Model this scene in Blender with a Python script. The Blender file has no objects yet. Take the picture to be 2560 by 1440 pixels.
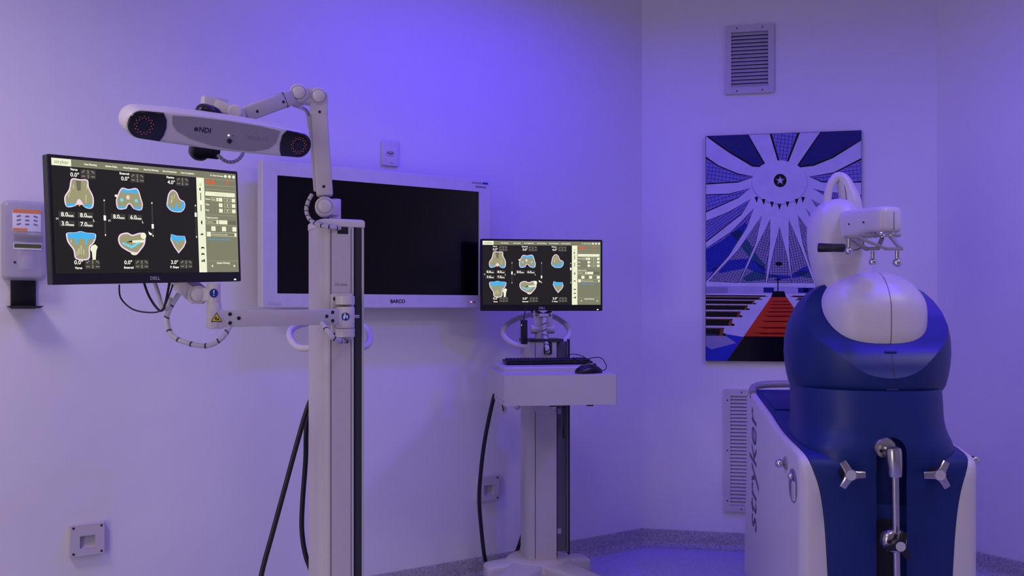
import bpy, bmesh, math, random
from mathutils import Vector, Matrix, Euler
random.seed(7)
PI = math.pi
SC = bpy.context.scene
COL = SC.collection
F = 2290.0            # focal length in pixels of the 2560 px wide frame
EYE = 1.25            # camera height
HZ = 772.0            # horizon row

# ------------------------------------------------------------------ camera
cd = bpy.data.cameras.new('camera'); cam = bpy.data.objects.new('camera', cd); COL.objects.link(cam)
cam.location = (0, 0, EYE); cam.rotation_euler = (PI / 2, 0, 0)
cd.sensor_width = 36.0; cd.lens = F / 2560.0 * 36.0
cd.shift_y = (HZ - 720.0) / 2560.0
cd.clip_start = 0.05
SC.camera = cam

# ------------------------------------------------------------------ world, exposure, lights
wd = bpy.data.worlds.new('world'); SC.world = wd; wd.use_nodes = True
wd.node_tree.nodes['Background'].inputs[0].default_value = (0.5, 0.48, 0.6, 1)
wd.node_tree.nodes['Background'].inputs[1].default_value = 0.05
SC.view_settings.view_transform = 'Standard'; SC.view_settings.look = 'None'
SC.view_settings.exposure = 0.0; SC.view_settings.gamma = 1.0
SC.view_settings.use_curve_mapping = False
SC.cycles.max_bounces = 8; SC.cycles.diffuse_bounces = 4
SC.cycles.use_denoising = True

def area(name, loc, target, size, power, color, sy=None, spread=180, shape=None):
    l = bpy.data.lights.new(name, 'AREA'); l.energy = power; l.color = color
    l.shape = shape or ('RECTANGLE' if sy else 'SQUARE'); l.size = size
    if sy: l.size_y = sy
    l.spread = math.radians(spread)
    o = bpy.data.objects.new(name, l); COL.objects.link(o); o.location = loc
    d = Vector(target) - Vector(loc)
    o.rotation_euler = d.to_track_quat('-Z', 'Y').to_euler()
    return o
BLUE = (0.055, 0.0, 1.0); WARM = (1.0, 0.875, 0.80)
strip = area('blue_ceiling_strip', (0.12, 3.50, 2.93), (0.12, 3.50, 0), 1.4, 27, BLUE, sy=0.12, spread=166)
strip.rotation_euler = (0, 0, 0.583)                       # runs parallel to the left wall
area('blue_downlight_right', (2.0, 2.9, 2.93), (2.0, 2.9, 0), 0.18, 26, BLUE, spread=176, shape='DISK')
area('blue_downlight_left', (-1.9, 2.2, 2.93), (-1.9, 2.2, 0), 0.18, 7, BLUE, spread=165, shape='DISK')
area('blue_downlight_centre', (0.2, 1.6, 2.93), (0.2, 1.6, 0), 0.18, 4, BLUE, spread=165, shape='DISK')
area('white_panel_centre', (0.4, 1.3, 2.92), (0.4, 1.3, 0), 0.6, 6, WARM, sy=0.6, spread=150)
area('white_panel_left', (-2.0, 1.7, 2.92), (-2.0, 1.7, 0), 0.6, 19, WARM, sy=0.6, spread=150)
area('white_panel_right', (2.35, 2.0, 2.92), (2.35, 2.0, 0), 0.6, 13, WARM, sy=0.6, spread=170)
area('left_fill_light', (-2.26, -0.09, 1.15), (-0.59, 1.01, 1.15), 1.0, 21, WARM, sy=2.0)   # added upright fill light by the end wall, brightens the robot's left side

def at(px, py, Y):
    return Vector(((px - 1280) / F * Y, Y, EYE + (HZ - py) / F * Y))

# ------------------------------------------------------------------ materials
MATS = {}
def srgb(r, g, b):
    f = lambda c: (c / 255 / 12.92) if c / 255 <= 0.04045 else ((c / 255 + 0.055) / 1.055) ** 2.4
    return (f(r), f(g), f(b))
def mat(name, rgb, rough=0.5, metal=0.0, var=0.03, scale=30, bump=0.0, coat=0.0, spec=0.5, trans=0.0, alpha=1.0):
    m = bpy.data.materials.new(name); m.use_nodes = True; MATS[name] = m
    nt = m.node_tree; b = nt.nodes['Principled BSDF']
    c = srgb(*rgb)
    b.inputs['Roughness'].default_value = rough; b.inputs['Metallic'].default_value = metal
    b.inputs['Coat Weight'].default_value = coat; b.inputs['Specular IOR Level'].default_value = spec
    b.inputs['Transmission Weight'].default_value = trans; b.inputs['Alpha'].default_value = alpha
    tc = nt.nodes.new('ShaderNodeTexCoord')
    n = nt.nodes.new('ShaderNodeTexNoise'); n.inputs['Scale'].default_value = scale; n.inputs['Detail'].default_value = 4
    nt.links.new(tc.outputs['Object'], n.inputs['Vector'])
    r = nt.nodes.new('ShaderNodeValToRGB')
    r.color_ramp.elements[0].position = 0.3; r.color_ramp.elements[1].position = 0.7
    r.color_ramp.elements[0].color = tuple(x * (1 - var) for x in c) + (1,)
    r.color_ramp.elements[1].color = tuple(min(1, x * (1 + var)) for x in c) + (1,)
    nt.links.new(n.outputs['Fac'], r.inputs['Fac']); nt.links.new(r.outputs['Color'], b.inputs['Base Color'])
    if bump:
        bp = nt.nodes.new('ShaderNodeBump'); bp.inputs['Strength'].default_value = bump; bp.inputs['Distance'].default_value = 0.002
        nt.links.new(n.outputs['Fac'], bp.inputs['Height']); nt.links.new(bp.outputs['Normal'], b.inputs['Normal'])
    return m
def glow(name, rgb, k=1.0):
    m = bpy.data.materials.new(name); m.use_nodes = True; MATS[name] = m
    b = m.node_tree.nodes['Principled BSDF']; c = srgb(*rgb)
    b.inputs['Base Color'].default_value = (0.004, 0.004, 0.005, 1); b.inputs['Roughness'].default_value = 0.35
    b.inputs['Specular IOR Level'].default_value = 0.15
    b.inputs['Emission Color'].default_value = c + (1,); b.inputs['Emission Strength'].default_value = k
    return m
def terrazzo(name, base, dark, light, scale, rough):
    m = bpy.data.materials.new(name); m.use_nodes = True; MATS[name] = m
    nt = m.node_tree; b = nt.nodes['Principled BSDF']; b.inputs['Roughness'].default_value = rough
    tc = nt.nodes.new('ShaderNodeTexCoord')
    v = nt.nodes.new('ShaderNodeTexVoronoi'); v.inputs['Scale'].default_value = scale
    nt.links.new(tc.outputs['Object'], v.inputs['Vector'])
    r = nt.nodes.new('ShaderNodeValToRGB'); e = r.color_ramp.elements
    e[0].position = 0.0; e[0].color = srgb(*dark) + (1,)
    e[1].position = 0.18; e[1].color = srgb(*base) + (1,)
    x = e.new(0.7); x.color = srgb(*base) + (1,)
    x = e.new(0.85); x.color = srgb(*light) + (1,)
    r.color_ramp.interpolation = 'CONSTANT'
    sx = nt.nodes.new('ShaderNodeSeparateColor'); nt.links.new(v.outputs['Color'], sx.inputs['Color'])
    nt.links.new(sx.outputs[0], r.inputs['Fac']); nt.links.new(r.outputs['Color'], b.inputs['Base Color'])
    return m

mat('paint', (222, 219, 214), 0.6, var=0.012, scale=6, bump=0.02)
mat('ceiling_paint', (230, 230, 228), 0.7, var=0.01)
terrazzo('granite', (158, 155, 154), (128, 124, 124), (180, 178, 177), 240, 0.45)
terrazzo('vinyl', (172, 172, 198), (156, 156, 182), (188, 188, 212), 220, 0.35)
mat('white_plastic', (206, 200, 195), 0.38, var=0.01, spec=0.5)
mat('white_metal', (194, 188, 184), 0.42, var=0.015)
mat('grey_plastic', (148, 142, 142), 0.45)
mat('light_grey', (190, 186, 184), 0.45)
mat('bezel_white', (205, 200, 198), 0.35)
mat('dark_seam', (52, 48, 55), 0.6)
mat('dark_track', (46, 46, 52), 0.4)
mat('channel_grey', (112, 110, 124), 0.5)
mat('black_plastic', (14, 14, 16), 0.35, var=0.1)
mat('black_matte', (10, 10, 11), 0.6, var=0.1)
mat('black_rubber', (16, 16, 17), 0.45, var=0.35, scale=180, bump=0.4)
mat('black_gloss', (6, 6, 8), 0.06, spec=0.6)
mat('screen_glass', (4, 5, 8), 0.14, spec=0.35)
mat('navy', (11, 38, 100), 0.42, var=0.02, spec=0.42)
mat('navy_dark', (12, 20, 56), 0.4, var=0.02)
mat('steel', (188, 184, 178), 0.22, metal=1.0, var=0.04, scale=60)
mat('chrome', (215, 213, 212), 0.06, metal=1.0, var=0.01)
mat('bolt', (40, 38, 42), 0.4)
mat('letter_grey', (84, 80, 100), 0.5)
mat('letter_dark', (44, 42, 50), 0.5)
mat('letter_faint', (130, 124, 126), 0.5)
mat('sign_blue', (22, 50, 140), 0.4); mat('sign_white', (232, 230, 228), 0.45)
mat('sign_yellow', (226, 200, 40), 0.45)
mat('frosted', (214, 208, 216), 0.3, trans=0.35, alpha=0.62, var=0.01)
mat('label_white', (226, 224, 226), 0.4); mat('label_orange', (236, 140, 70), 0.45); mat('label_green', (88, 96, 48), 0.3)
mat('brushed', (176, 174, 170), 0.3, metal=0.6)
mat('tape', (200, 197, 202), 0.5)

# ------------------------------------------------------------------ mesh builder
def spline(pts, n=8, closed=False):
    P = [Vector(p) for p in pts]; out = []; N = len(P)
    rng = range(N) if closed else range(N - 1)
    for i in rng:
        g = (lambda k: P[k % N]) if closed else (lambda k: P[max(0, min(N - 1, k))])
        p0, p1, p2, p3 = g(i - 1), g(i), g(i + 1), g(i + 2)
        for k in range(n):
            t = k / n
            out.append(0.5 * ((2 * p1) + (p2 - p0) * t + (2 * p0 - 5 * p1 + 4 * p2 - p3) * t * t + (3 * p1 - p0 - 3 * p2 + p3) * t ** 3))
    if not closed: out.append(P[-1])
    return out
def frame_from(d, up=Vector((0, 0, 1))):
    z = Vector(d).normalized()
    if abs(z.dot(up)) > 0.98: up = Vector((0, 1, 0))
    x = up.cross(z).normalized(); y = z.cross(x)
    return x, y, z
def rrect(w, h, r, n=5, cx=0, cy=0):
    out = []
    for sx, sy, a0 in ((1, 1, 0), (-1, 1, PI / 2), (-1, -1, PI), (1, -1, 3 * PI / 2)):
        for k in range(n + 1):
            a = a0 + PI / 2 * k / n
            out.append((cx + sx * (w / 2 - r) + r * math.cos(a), cy + sy * (h / 2 - r) + r * math.sin(a)))
    return out
def offset_poly(pts, d):
    N = len(pts); A = sum(pts[i][0] * pts[(i + 1) % N][1] - pts[(i + 1) % N][0] * pts[i][1] for i in range(N))
    s = 1 if A > 0 else -1; out = []
    for i in range(N):
        a, b, c = Vector(pts[i - 1][:2]), Vector(pts[i][:2]), Vector(pts[(i + 1) % N][:2])
        e1 = (b - a); e2 = (c - b)
        e1 = e1.normalized() if e1.length > 1e-9 else Vector((1, 0)); e2 = e2.normalized() if e2.length > 1e-9 else e1
        n1 = Vector((-e1.y, e1.x)); n2 = Vector((-e2.y, e2.x)); n = n1 + n2
        n = n / max(0.35, n.length * n.length / 2) if n.length > 1e-6 else n1
        q = b + n * d * s
        out.append((q.x, q.y))
    return out
class MB:
    def __init__(s): s.bm = bmesh.new(); s.mi = 0
    def face(s, vs):
        try:
            f = s.bm.faces.new(vs); f.material_index = s.mi; return f
        except ValueError: return None
    def _merge(s, b2, M=None):
        me = bpy.data.meshes.new('tmp'); b2.to_mesh(me); b2.free()
        if M is not None: me.transform(M)
        nf = len(s.bm.faces); s.bm.from_mesh(me); bpy.data.meshes.remove(me)
        s.bm.faces.ensure_lookup_table()
        for f in s.bm.faces[nf:]: f.material_index = s.mi
    def box(s, c, size, rot=None, bev=0.0, seg=2):
        b = bmesh.new(); bmesh.ops.create_cube(b, size=1.0)
        bmesh.ops.scale(b, vec=size, verts=b.verts)
        if bev: bmesh.ops.bevel(b, geom=list(b.edges), offset=bev, segments=seg, profile=0.5, affect='EDGES', clamp_overlap=True)
        M = Matrix.Translation(c)
        if rot is not None: M = M @ (rot if isinstance(rot, Matrix) else Euler(rot).to_matrix().to_4x4())
        s._merge(b, M); return s
    def bar(s, p0, p1, w, h, bev=0.0, up=Vector((0, 0, 1)), ext=0.0):
        p0, p1 = Vector(p0), Vector(p1); x, y, z = frame_from(p1 - p0, up)
        M = Matrix((x, y, z)).transposed().to_4x4()
        return s.box((p0 + p1) / 2, (w, h, (p1 - p0).length + 2 * ext), M, bev)
    def loft(s, rings, cap=True, closed=True, ring_closed=True):
        V = [[s.bm.verts.new(p) for p in r] for r in rings]; n = len(V[0])
        for i in range(len(V) - 1):
            for j in range(n if ring_closed else n - 1):
                k = (j + 1) % n
                s.face((V[i][j], V[i][k], V[i + 1][k], V[i + 1][j]))
        if cap: s.face(list(reversed(V[0]))); s.face(V[-1])
        return s
    def cyl(s, p0, p1, r0, r1=None, seg=24, bev=0.0):
        p0, p1 = Vector(p0), Vector(p1); r1 = r0 if r1 is None else r1
        x, y, z = frame_from(p1 - p0); L = (p1 - p0).length
        prof = [(r0, 0), (r1, L)] if not bev else [(r0 - bev, 0), (r0 - bev * 0.3, bev * 0.3), (r0, bev), (r1, L - bev), (r1 - bev * 0.3, L - bev * 0.3), (r1 - bev, L)]
        rings = [[p0 + z * h + (x * math.cos(2 * PI * k / seg) + y * math.sin(2 * PI * k / seg)) * r for k in range(seg)] for r, h in prof]
        return s.loft(rings)
    def lathe(s, prof, o, axis, seg=28):
        o = Vector(o); x, y, z = frame_from(axis)
        rings = [[o + z * h + (x * math.cos(2 * PI * k / seg) + y * math.sin(2 * PI * k / seg)) * max(r, 1e-5) for k in range(seg)] for r, h in prof]
        return s.loft(rings)
    def sphere(s, c, r, seg=20, M=None):
        b = bmesh.new(); bmesh.ops.create_uvsphere(b, u_segments=seg, v_segments=seg // 2 + 2, radius=1.0)
        rr = (r, r, r) if isinstance(r, (int, float)) else r
        s._merge(b, Matrix.Translation(c) @ (M or Matrix.Identity(4)) @ Matrix.Diagonal((*rr, 1))); return s
    def tube(s, pts, r, seg=10, cap=True, flat=None):
        P = [Vector(p) for p in pts]; rings = []; N = len(P); px = None
        for i, p in enumerate(P):
            d = (P[min(i + 1, N - 1)] - P[max(i - 1, 0)]).normalized()
            if px is None: x, y, z = frame_from(d)
            else:
                x = (px - d * px.dot(d)).normalized(); y = d.cross(x)
            px = x
            rr = r[i] if isinstance(r, (list, tuple)) else r
            rings.append([p + (x * math.cos(2 * PI * k / seg) + y * math.sin(2 * PI * k / seg)) * rr for k in range(seg)])
        return s.loft(rings, cap)
    def prism(s, poly, o, ux, uy, depth):
        o, ux, uy, d = Vector(o), Vector(ux), Vector(uy), Vector(depth)
        a = [o + ux * p[0] + uy * p[1] for p in poly]
        return s.loft([a, [p + d for p in a]])
    def pillow(s, poly, o, ux, uy, un, thick, r, n=5, back=True):
        o, ux, uy, un = Vector(o), Vector(ux), Vector(uy), Vector(un); rings = []
        seq = []
        for k in range(n + 1):
            a = PI / 2 * k / n
            seq.append((r * (1 - math.sin(a)), thick / 2 - r + r * math.cos(a)))
        lay = [(i, d) for i, d in seq] + [(i, -d) for i, d in reversed(seq)]
        for ins, d in lay:
            q = offset_poly(poly, ins) if ins > 1e-7 else poly
            rings.append([o + ux * p[0] + uy * p[1] + un * d for p in q])
        return s.loft(rings)
    def text(s, body, M, size, depth=0.0, shear=0.0, bold=0.0, align='CENTER', xs=1.0):
        cu = bpy.data.curves.new('t', 'FONT'); cu.body = body; cu.size = size; cu.extrude = depth
        cu.shear = shear; cu.offset = bold; cu.align_x = align; cu.align_y = 'CENTER'; cu.resolution_u = 3
        ob = bpy.data.objects.new('t', cu); COL.objects.link(ob)
        dg = bpy.context.evaluated_depsgraph_get(); me = bpy.data.meshes.new_from_object(ob.evaluated_get(dg))
        bpy.data.objects.remove(ob); bpy.data.curves.remove(cu)
        me.transform(M @ Matrix.Diagonal((xs, 1, 1, 1)))
        nf = len(s.bm.faces); s.bm.from_mesh(me); bpy.data.meshes.remove(me)
        s.bm.faces.ensure_lookup_table()
        for f in s.bm.faces[nf:]: f.material_index = s.mi
        return s
    def mesh(s, name, mats, smooth=True, angle=38, fix=True):
        if fix: bmesh.ops.recalc_face_normals(s.bm, faces=s.bm.faces)
        me = bpy.data.meshes.new(name); s.bm.to_mesh(me); s.bm.free()
        for m in (mats if isinstance(mats, (list, tuple)) else [mats]): me.materials.append(MATS[m])
        if smooth:
            for p in me.polygons: p.use_smooth = True
            me.set_sharp_from_angle(angle=math.radians(angle))
        return me
    def build(s, name, mats, parent=None, smooth=True, angle=38, loc=None, rot=None, fix=True, label=None):
        o = bpy.data.objects.new(name, s.mesh(name, mats, smooth, angle, fix)); COL.objects.link(o)
        if parent is not None: o.parent = parent
        if loc is not None: o.location = loc
        if rot is not None: o.rotation_euler = rot
        if label: o['label'] = label
        return o
def tag(o, label, cat, group=None):
    o['label'] = label; o['category'] = cat
    if group: o['group'] = group
    return o
def thing(name, label, cat, loc, rot=(0, 0, 0), group=None):
    o = bpy.data.objects.new(name, None); COL.objects.link(o); o.location = loc; o.rotation_euler = rot
    o.empty_display_size = 0.1
    return tag(o, label, cat, group)
def struct(o): o['kind'] = 'structure'; return o
def local(root):
    M = (Matrix.Translation(root.location) @ root.rotation_euler.to_matrix().to_4x4()).inverted()
    return lambda px, py, Y: M @ at(px, py, Y)
def boolean(me_a, me_b, op='DIFFERENCE'):
    a = bpy.data.objects.new('ba', me_a); b = bpy.data.objects.new('bb', me_b); COL.objects.link(a); COL.objects.link(b)
    md = a.modifiers.new('b', 'BOOLEAN'); md.object = b; md.operation = op; md.solver = 'EXACT'
    dg = bpy.context.evaluated_depsgraph_get(); r = bpy.data.meshes.new_from_object(a.evaluated_get(dg))
    bpy.data.objects.remove(a); bpy.data.objects.remove(b)
    return r
def add(name, me, parent, label=None):
    o = bpy.data.objects.new(name, me); COL.objects.link(o); o.parent = parent
    if label: o['label'] = label
    return o
def frameM(o, x, y, z):
    M = Matrix((Vector(x), Vector(y), Vector(z))).transposed().to_4x4(); M.translation = Vector(o); return M
XZ = lambda o: frameM(o, (1, 0, 0), (0, 0, 1), (0, -1, 0))      # text plane facing -Y

# ------------------------------------------------------------------ room (rectangle with one chamfered corner)
CX, CY = 0.688, 4.85
AA = math.atan2(0.5505, 0.835)
U = Vector((math.cos(AA), math.sin(AA), 0)); Wd = Vector((math.sin(AA), -math.cos(AA), 0))
def UW(u, w, z=0.0): return Vector((CX, CY, 0)) + U * u + Wd * w + Vector((0, 0, z))
CH = 1.03; UL = -5.3; WB = 6.2; H = 3.0
plan = [(UL, 0), (0, 0), (CH, CH), (CH, WB), (UL, WB)]
def slab(name, a, b, m, z0=0.0, z1=H, t=0.12, inner=0.0):
    pa, pb = UW(*a), UW(*b); d = (pb - pa).normalized(); n = Vector((d.y, -d.x, 0))   # room side
    c = (pa + pb) / 2
    mb = MB(); ang = math.atan2(d.y, d.x); L = (pb - pa).length
    mb.box((0, (t / 2 if inner == 0 else -inner / 2), (z0 + z1) / 2), (L + (0.0 if inner else 0.10), t if inner == 0 else inner, z1 - z0), bev=0.0 if inner == 0 else 0.004)
    o = mb.build(name, m, smooth=False); o.location = c; o.rotation_euler = (0, 0, ang)
    return struct(o)
for nm, i in (('wall_left', 0), ('wall_back', 1), ('wall_right', 2), ('wall_rear', 3), ('wall_side', 4)):
    slab(nm, plan[i], plan[(i + 1) % 5], 'paint')
fl = MB(); fl.prism([UW(u, w)[:2] for u, w in plan], (0, 0, -0.06), (1, 0, 0), (0, 1, 0), (0, 0, 0.06)); struct(fl.build('floor', 'vinyl', smooth=False))
fl = MB(); fl.prism([UW(u, w)[:2] for u, w in plan], (0, 0, H), (1, 0, 0), (0, 1, 0), (0, 0, 0.06)); struct(fl.build('ceiling', 'ceiling_paint', smooth=False))
for nm, i in (('baseboard_left', 0), ('baseboard_back', 1), ('baseboard_right', 2), ('baseboard_rear', 3), ('baseboard_side', 4)):
    a, b = Vector(plan[i]), Vector(plan[(i + 1) % 5])
    pa, pb = UW(*a), UW(*b); d = (pb - pa).normalized(); L = (pb - pa).length
    mb = MB(); prof = [(0, 0.0), (-0.045, 0.0), (-0.030, 0.004), (-0.018, 0.014), (-0.012, 0.03), (-0.012, 0.082), (-0.009, 0.088), (0, 0.088)]
    e = 0.006
    mb.loft([[Vector((x, y, z)) for y, z in prof] for x in (-L / 2 - e, L / 2 + e)])
    o = mb.build(nm, 'granite', angle=30); o.location = (pa + pb) / 2; o.rotation_euler = (0, 0, math.atan2(d.y, d.x)); struct(o)
ROT_A = AA; ROT_B = AA - PI / 4
NA = Wd; DB = Vector((math.cos(ROT_B), math.sin(ROT_B), 0)); NB = Vector((DB.y, -DB.x, 0))
def on_wall(px, py, n, off=0.0, p0=Vector((CX, CY, 0))):
    d = Vector(((px - 1280) / F, 1.0, (HZ - py) / F)); o = Vector((0, 0, EYE))
    t = (p0 + n * off - o).dot(n) / d.dot(n)
    return o + d * t
def wall_rect(pxl, pyt, pxr, pyb, n, rot, off=0.0):
    """centre, width, height of a rectangle on a wall given its left, right, top and bottom in the photograph"""
    l = on_wall(pxl, pyt, n, off); l2 = on_wall(pxl, pyb, n, off); r = on_wall(pxr, pyt, n, off)
    w = (Vector((r.x, r.y)) - Vector((l.x, l.y))).length
    c = (l + r) / 2; c.z = (l.z + l2.z) / 2
    return c - n * off, w, l.z - l2.z

# ------------------------------------------------------------------ wall display
c, w, h = wall_rect(655, 398, 1227, 770, NA, ROT_A, 0.11)
tv = thing('wall_display', 'large white-framed flat display switched off on the lavender wall, its screen black', 'display', c, (0, 0, ROT_A))
bz = 0.062
m = MB(); fo = rrect(w, h, 0.006, 3); fi = rrect(w - 2 * bz, h - 2 * bz + 0.008, 0.002, 3)
m.loft([[Vector((x, -0.055, z)) for x, z in fo], [Vector((x, -0.105, z)) for x, z in fo], [Vector((x, -0.11, z)) for x, z in offset_poly(fo, 0.004)],
        [Vector((x, -0.11, z)) for x, z in fi], [Vector((x, -0.100, z)) for x, z in fi]], cap=False); m.build('bezel', 'bezel_white', tv)
m = MB(); m.box((0, -0.0775, 0), (w - 0.01, 0.045, h - 0.01), bev=0.004); m.build('back_cover', 'light_grey', tv)
m = MB(); m.box((0, -0.1, 0), (w - 2 * bz + 0.004, 0.006, h - 2 * bz + 0.012)); scr = m.build('screen', 'screen_glass', tv, smooth=False, label='black glossy screen')
m = MB(); m.box((0, -0.0285, 0), (0.4, 0.057, 0.3), bev=0.004); m.build('wall_bracket', 'dark_track', tv)
m = MB(); m.text('BARCO', XZ((0.06, -0.1105, -h / 2 + bz * 0.46)), 0.021, 0.0004, bold=0.0006); m.build('logo', 'letter_dark', tv, smooth=False)
m = MB(); m.box((w / 2 - 0.03, -0.1105, h / 2 - 0.018), (0.03, 0.001, 0.009)); m.build('sticker', 'sign_blue', tv)
m = MB(); m.box((w / 2 - 0.075, -0.1105, h / 2 - 0.019), (0.05, 0.001, 0.007)); m.build('sticker', 'grey_plastic', tv)
m = MB(); m.box((w / 2 - 0.055, -0.1105, h / 2 - 0.036), (0.055, 0.001, 0.007)); m.build('sticker', 'letter_faint', tv)
m = MB(); m.box((-w / 2 + 0.05, -0.1105, -h / 2 + 0.018), (0.052, 0.001, 0.012)); m.build('sticker', 'light_grey', tv)
glow('led_pink', (255, 150, 190), 2.0)
m = MB(); m.cyl((w / 2 - 0.105, -0.1095, -h / 2 + 0.028), (w / 2 - 0.105, -0.112, -h / 2 + 0.028), 0.0028, seg=12); m.build('indicator', 'led_pink', tv)
m = MB(); m.cyl((w / 2 - 0.088, -0.1095, -h / 2 + 0.027), (w / 2 - 0.088, -0.112, -h / 2 + 0.027), 0.0032, seg=12); m.build('button', 'letter_dark', tv)

# ------------------------------------------------------------------ socket plate above the display
c, w, h = wall_rect(952, 350, 994, 414, NA, ROT_A)
sk = thing('wall_socket', 'white three-pin wall socket plate above the wall display', 'socket', c, (0, 0, ROT_A))
m = MB(); m.pillow(rrect(w, h, 0.006, 4), (0, -0.005, 0), (1, 0, 0), (0, 0, 1), (0, -1, 0), 0.01, 0.004); m.build('plate', 'white_plastic', sk)
hexo = [(-0.021, 0.0), (-0.013, 0.010), (0.013, 0.010), (0.021, 0.0), (0.013, -0.010), (-0.013, -0.010)]
m = MB(); m.loft([[Vector((x * 1.08, -0.0102, z * 1.15)) for x, z in hexo], [Vector((x * 1.0, -0.0125, z)) for x, z in hexo], [Vector((x * .86, -0.0125, z * .8)) for x, z in hexo], [Vector((x * .8, -0.0095, z * .75)) for x, z in hexo]], cap=True); m.build('socket', 'light_grey', sk, smooth=False)
for dx, dz in ((-0.0095, 0.001), (0, -0.002), (0.0095, 0.001)):
    m = MB(); m.cyl((dx, -0.0094, dz), (dx, -0.0135, dz), 0.0026, seg=12); m.build('pin_hole', 'black_matte', sk)
m = MB(); m.box((0.006, -0.0102, -0.042), (0.014, 0.0006, 0.004)); m.build('mark', 'grey_plastic', sk)

# ------------------------------------------------------------------ recessed step lights
def step_light(pxl, pyt, pxr, pyb, label):
    c, w, h = wall_rect(pxl, pyt, pxr, pyb, NA, ROT_A)
    w = h = 0.118
    t = thing('step_light', label, 'wall light', c, (0, 0, ROT_A), 'square step lights low on the wall')
    m = MB(); fo = rrect(w, h, 0.003, 2); fi = rrect(w * 0.44, h * 0.40, 0.002, 2, cy=-0.008)
    m.loft([[Vector((x, 0.0, z)) for x, z in fo], [Vector((x, -0.022, z)) for x, z in fo], [Vector((x, -0.024, z)) for x, z in offset_poly(fo, 0.002)],
            [Vector((x, -0.024, z)) for x, z in fi], [Vector((x, -0.003, z)) for x, z in fi]], cap=False); m.build('face_plate', 'white_metal', t)
    iw, ih = w * 0.44, h * 0.40
    m = MB(); pr = [(-0.0035, ih / 2 - 0.008), (-0.004, ih / 2 - 0.016), (-0.010, -ih / 2 - 0.002), (-0.022, -ih / 2 - 0.0075), (-0.001, -ih / 2 - 0.0075), (-0.001, ih / 2 - 0.008)]
    m.loft([[Vector((x, y, z)) for y, z in pr] for x in (-iw / 2, iw / 2)]); m.build('reflector', 'light_grey', t)
    for sx in (-1, 1):
        for sz in (-1, 1):
            m = MB(); m.cyl((sx * 0.047, -0.0235, sz * 0.047), (sx * 0.047, -0.0255, sz * 0.047), 0.0042, seg=12); m.build('screw', 'bolt', t)
step_light(176, 1316, 256, 1386, 'square white recessed step light low on the wall below the hand gel dispenser')
step_light(1191, 1194, 1240, 1251, 'square white recessed step light low on the wall behind the black cart cable')

# ------------------------------------------------------------------ ventilation grilles on the back wall
def grille(pxl, pyt, pxr, pyb, nslat, label, width=None, screws=()):
    c, w, h = wall_rect(pxl, pyt, pxr, pyb, NB, ROT_B)
    if width: c = c + DB * (width - w) / 2; w = width
    t = thing('air_grille', label, 'vent', c, (0, 0, ROT_B), 'louvred air grilles on the back wall')
    b = 0.030
    m = MB(); fo = rrect(w, h, 0.002, 2); fi = rrect(w - 2 * b, h - 2.3 * b, 0.001, 2)
    m.loft([[Vector((x, 0, z)) for x, z in fo], [Vector((x, -0.017, z)) for x, z in fo], [Vector((x, -0.018, z)) for x, z in offset_poly(fo, 0.001)],
            [Vector((x, -0.018, z)) for x, z in fi], [Vector((x, -0.001, z)) for x, z in fi]], cap=False); m.build('frame', 'white_metal', t)
    m = MB(); m.box((0, -0.001, 0), (w - 2 * b + 0.004, 0.0015, h - 2.3 * b + 0.004)); m.build('duct_backing', 'dark_seam', t)
    ih = h - 2.3 * b; p = ih / nslat
    m = MB(); pr = [(-0.003, p * 0.40), (-0.0045, p * 0.46), (-0.0165, -p * 0.34), (-0.0150, -p * 0.44), (-0.0125, -p * 0.34)]
    m.loft([[Vector((x, y, z)) for y, z in pr] for x in (-(w - 2 * b) / 2, (w - 2 * b) / 2)]); me = m.mesh('slat', 'light_grey', smooth=False)
    for k in range(nslat):
        o = bpy.data.objects.new('slat', me); COL.objects.link(o); o.parent = t; o.location = (0, 0, ih / 2 - p * (k + 0.5))
    for sx, sz in screws:
        m = MB(); x, z = sx * (w / 2 - b * 0.5), sz * (h / 2 - b * 0.5)
        if abs(sx) < 1: x = sx * w / 2
        m.cyl((x, -0.0175, z), (x, -0.0195, z), 0.0038, seg=12); m.build('screw', 'bolt', t)
    return w
gw = grille(1813, 68, 1935, 238, 15, 'white louvred air grille high on the back wall above the framed print', screws=((-.52, 1), (.52, 1), (-.52, -1), (.52, -1)))
grille(1811, 972, 1935, 1277, 30, 'tall white louvred air grille low on the back wall behind the robot base', width=gw,
       screws=((-.3, 1), (-1, .86), (-1, 0), (-1, -.86), (-.3, -1), (.5, 1), (1, .86), (1, 0), (1, -.86)))

# ------------------------------------------------------------------ framed print (generic ribbed hall)
c, w, h = wall_rect(1764, 340, 2154, 902, NB, ROT_B, 0.025)
pic = thing('wall_print', 'glossy print of white ribbed hall with red aisle, hung behind the robot', 'picture', c, (0, 0, ROT_B))
m = MB(); m.box((0, -0.0125, 0), (w, 0.025, h), bev=0.001, seg=1); m.build('backing_panel', 'black_plastic', pic, smooth=False)
PM = [('p_white', (196, 192, 214)), ('p_pane', (120, 116, 190)), ('p_black', (12, 12, 18)), ('p_line', (36, 34, 56)), ('p_blue', (30, 48, 168)), ('p_teal', (40, 92, 120)),
      ('p_red', (196, 62, 30)), ('p_darkred', (96, 24, 16)), ('p_wood', (120, 72, 36)), ('p_grey', (140, 136, 170)), ('p_deep', (22, 30, 110)), ('p_pale', (168, 164, 196))]
for n_, c_ in PM: mat(n_, c_, 0.16, var=0.06, scale=14, spec=0.45)
PI_ = {n_: i for i, (n_, _) in enumerate(PM)}
m = MB()
def PP(x, y, lay):
    u = (x - 57) / 920.0; yt = 73 - 35 * u; v = (y - yt) / (1395 - yt)
    return Vector(((min(max(u, 0), 1) - 0.5) * (w - 0.004), -0.0252 - 0.00012 * lay, (0.5 - min(max(v, 0), 1)) * (h - 0.004)))
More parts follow.
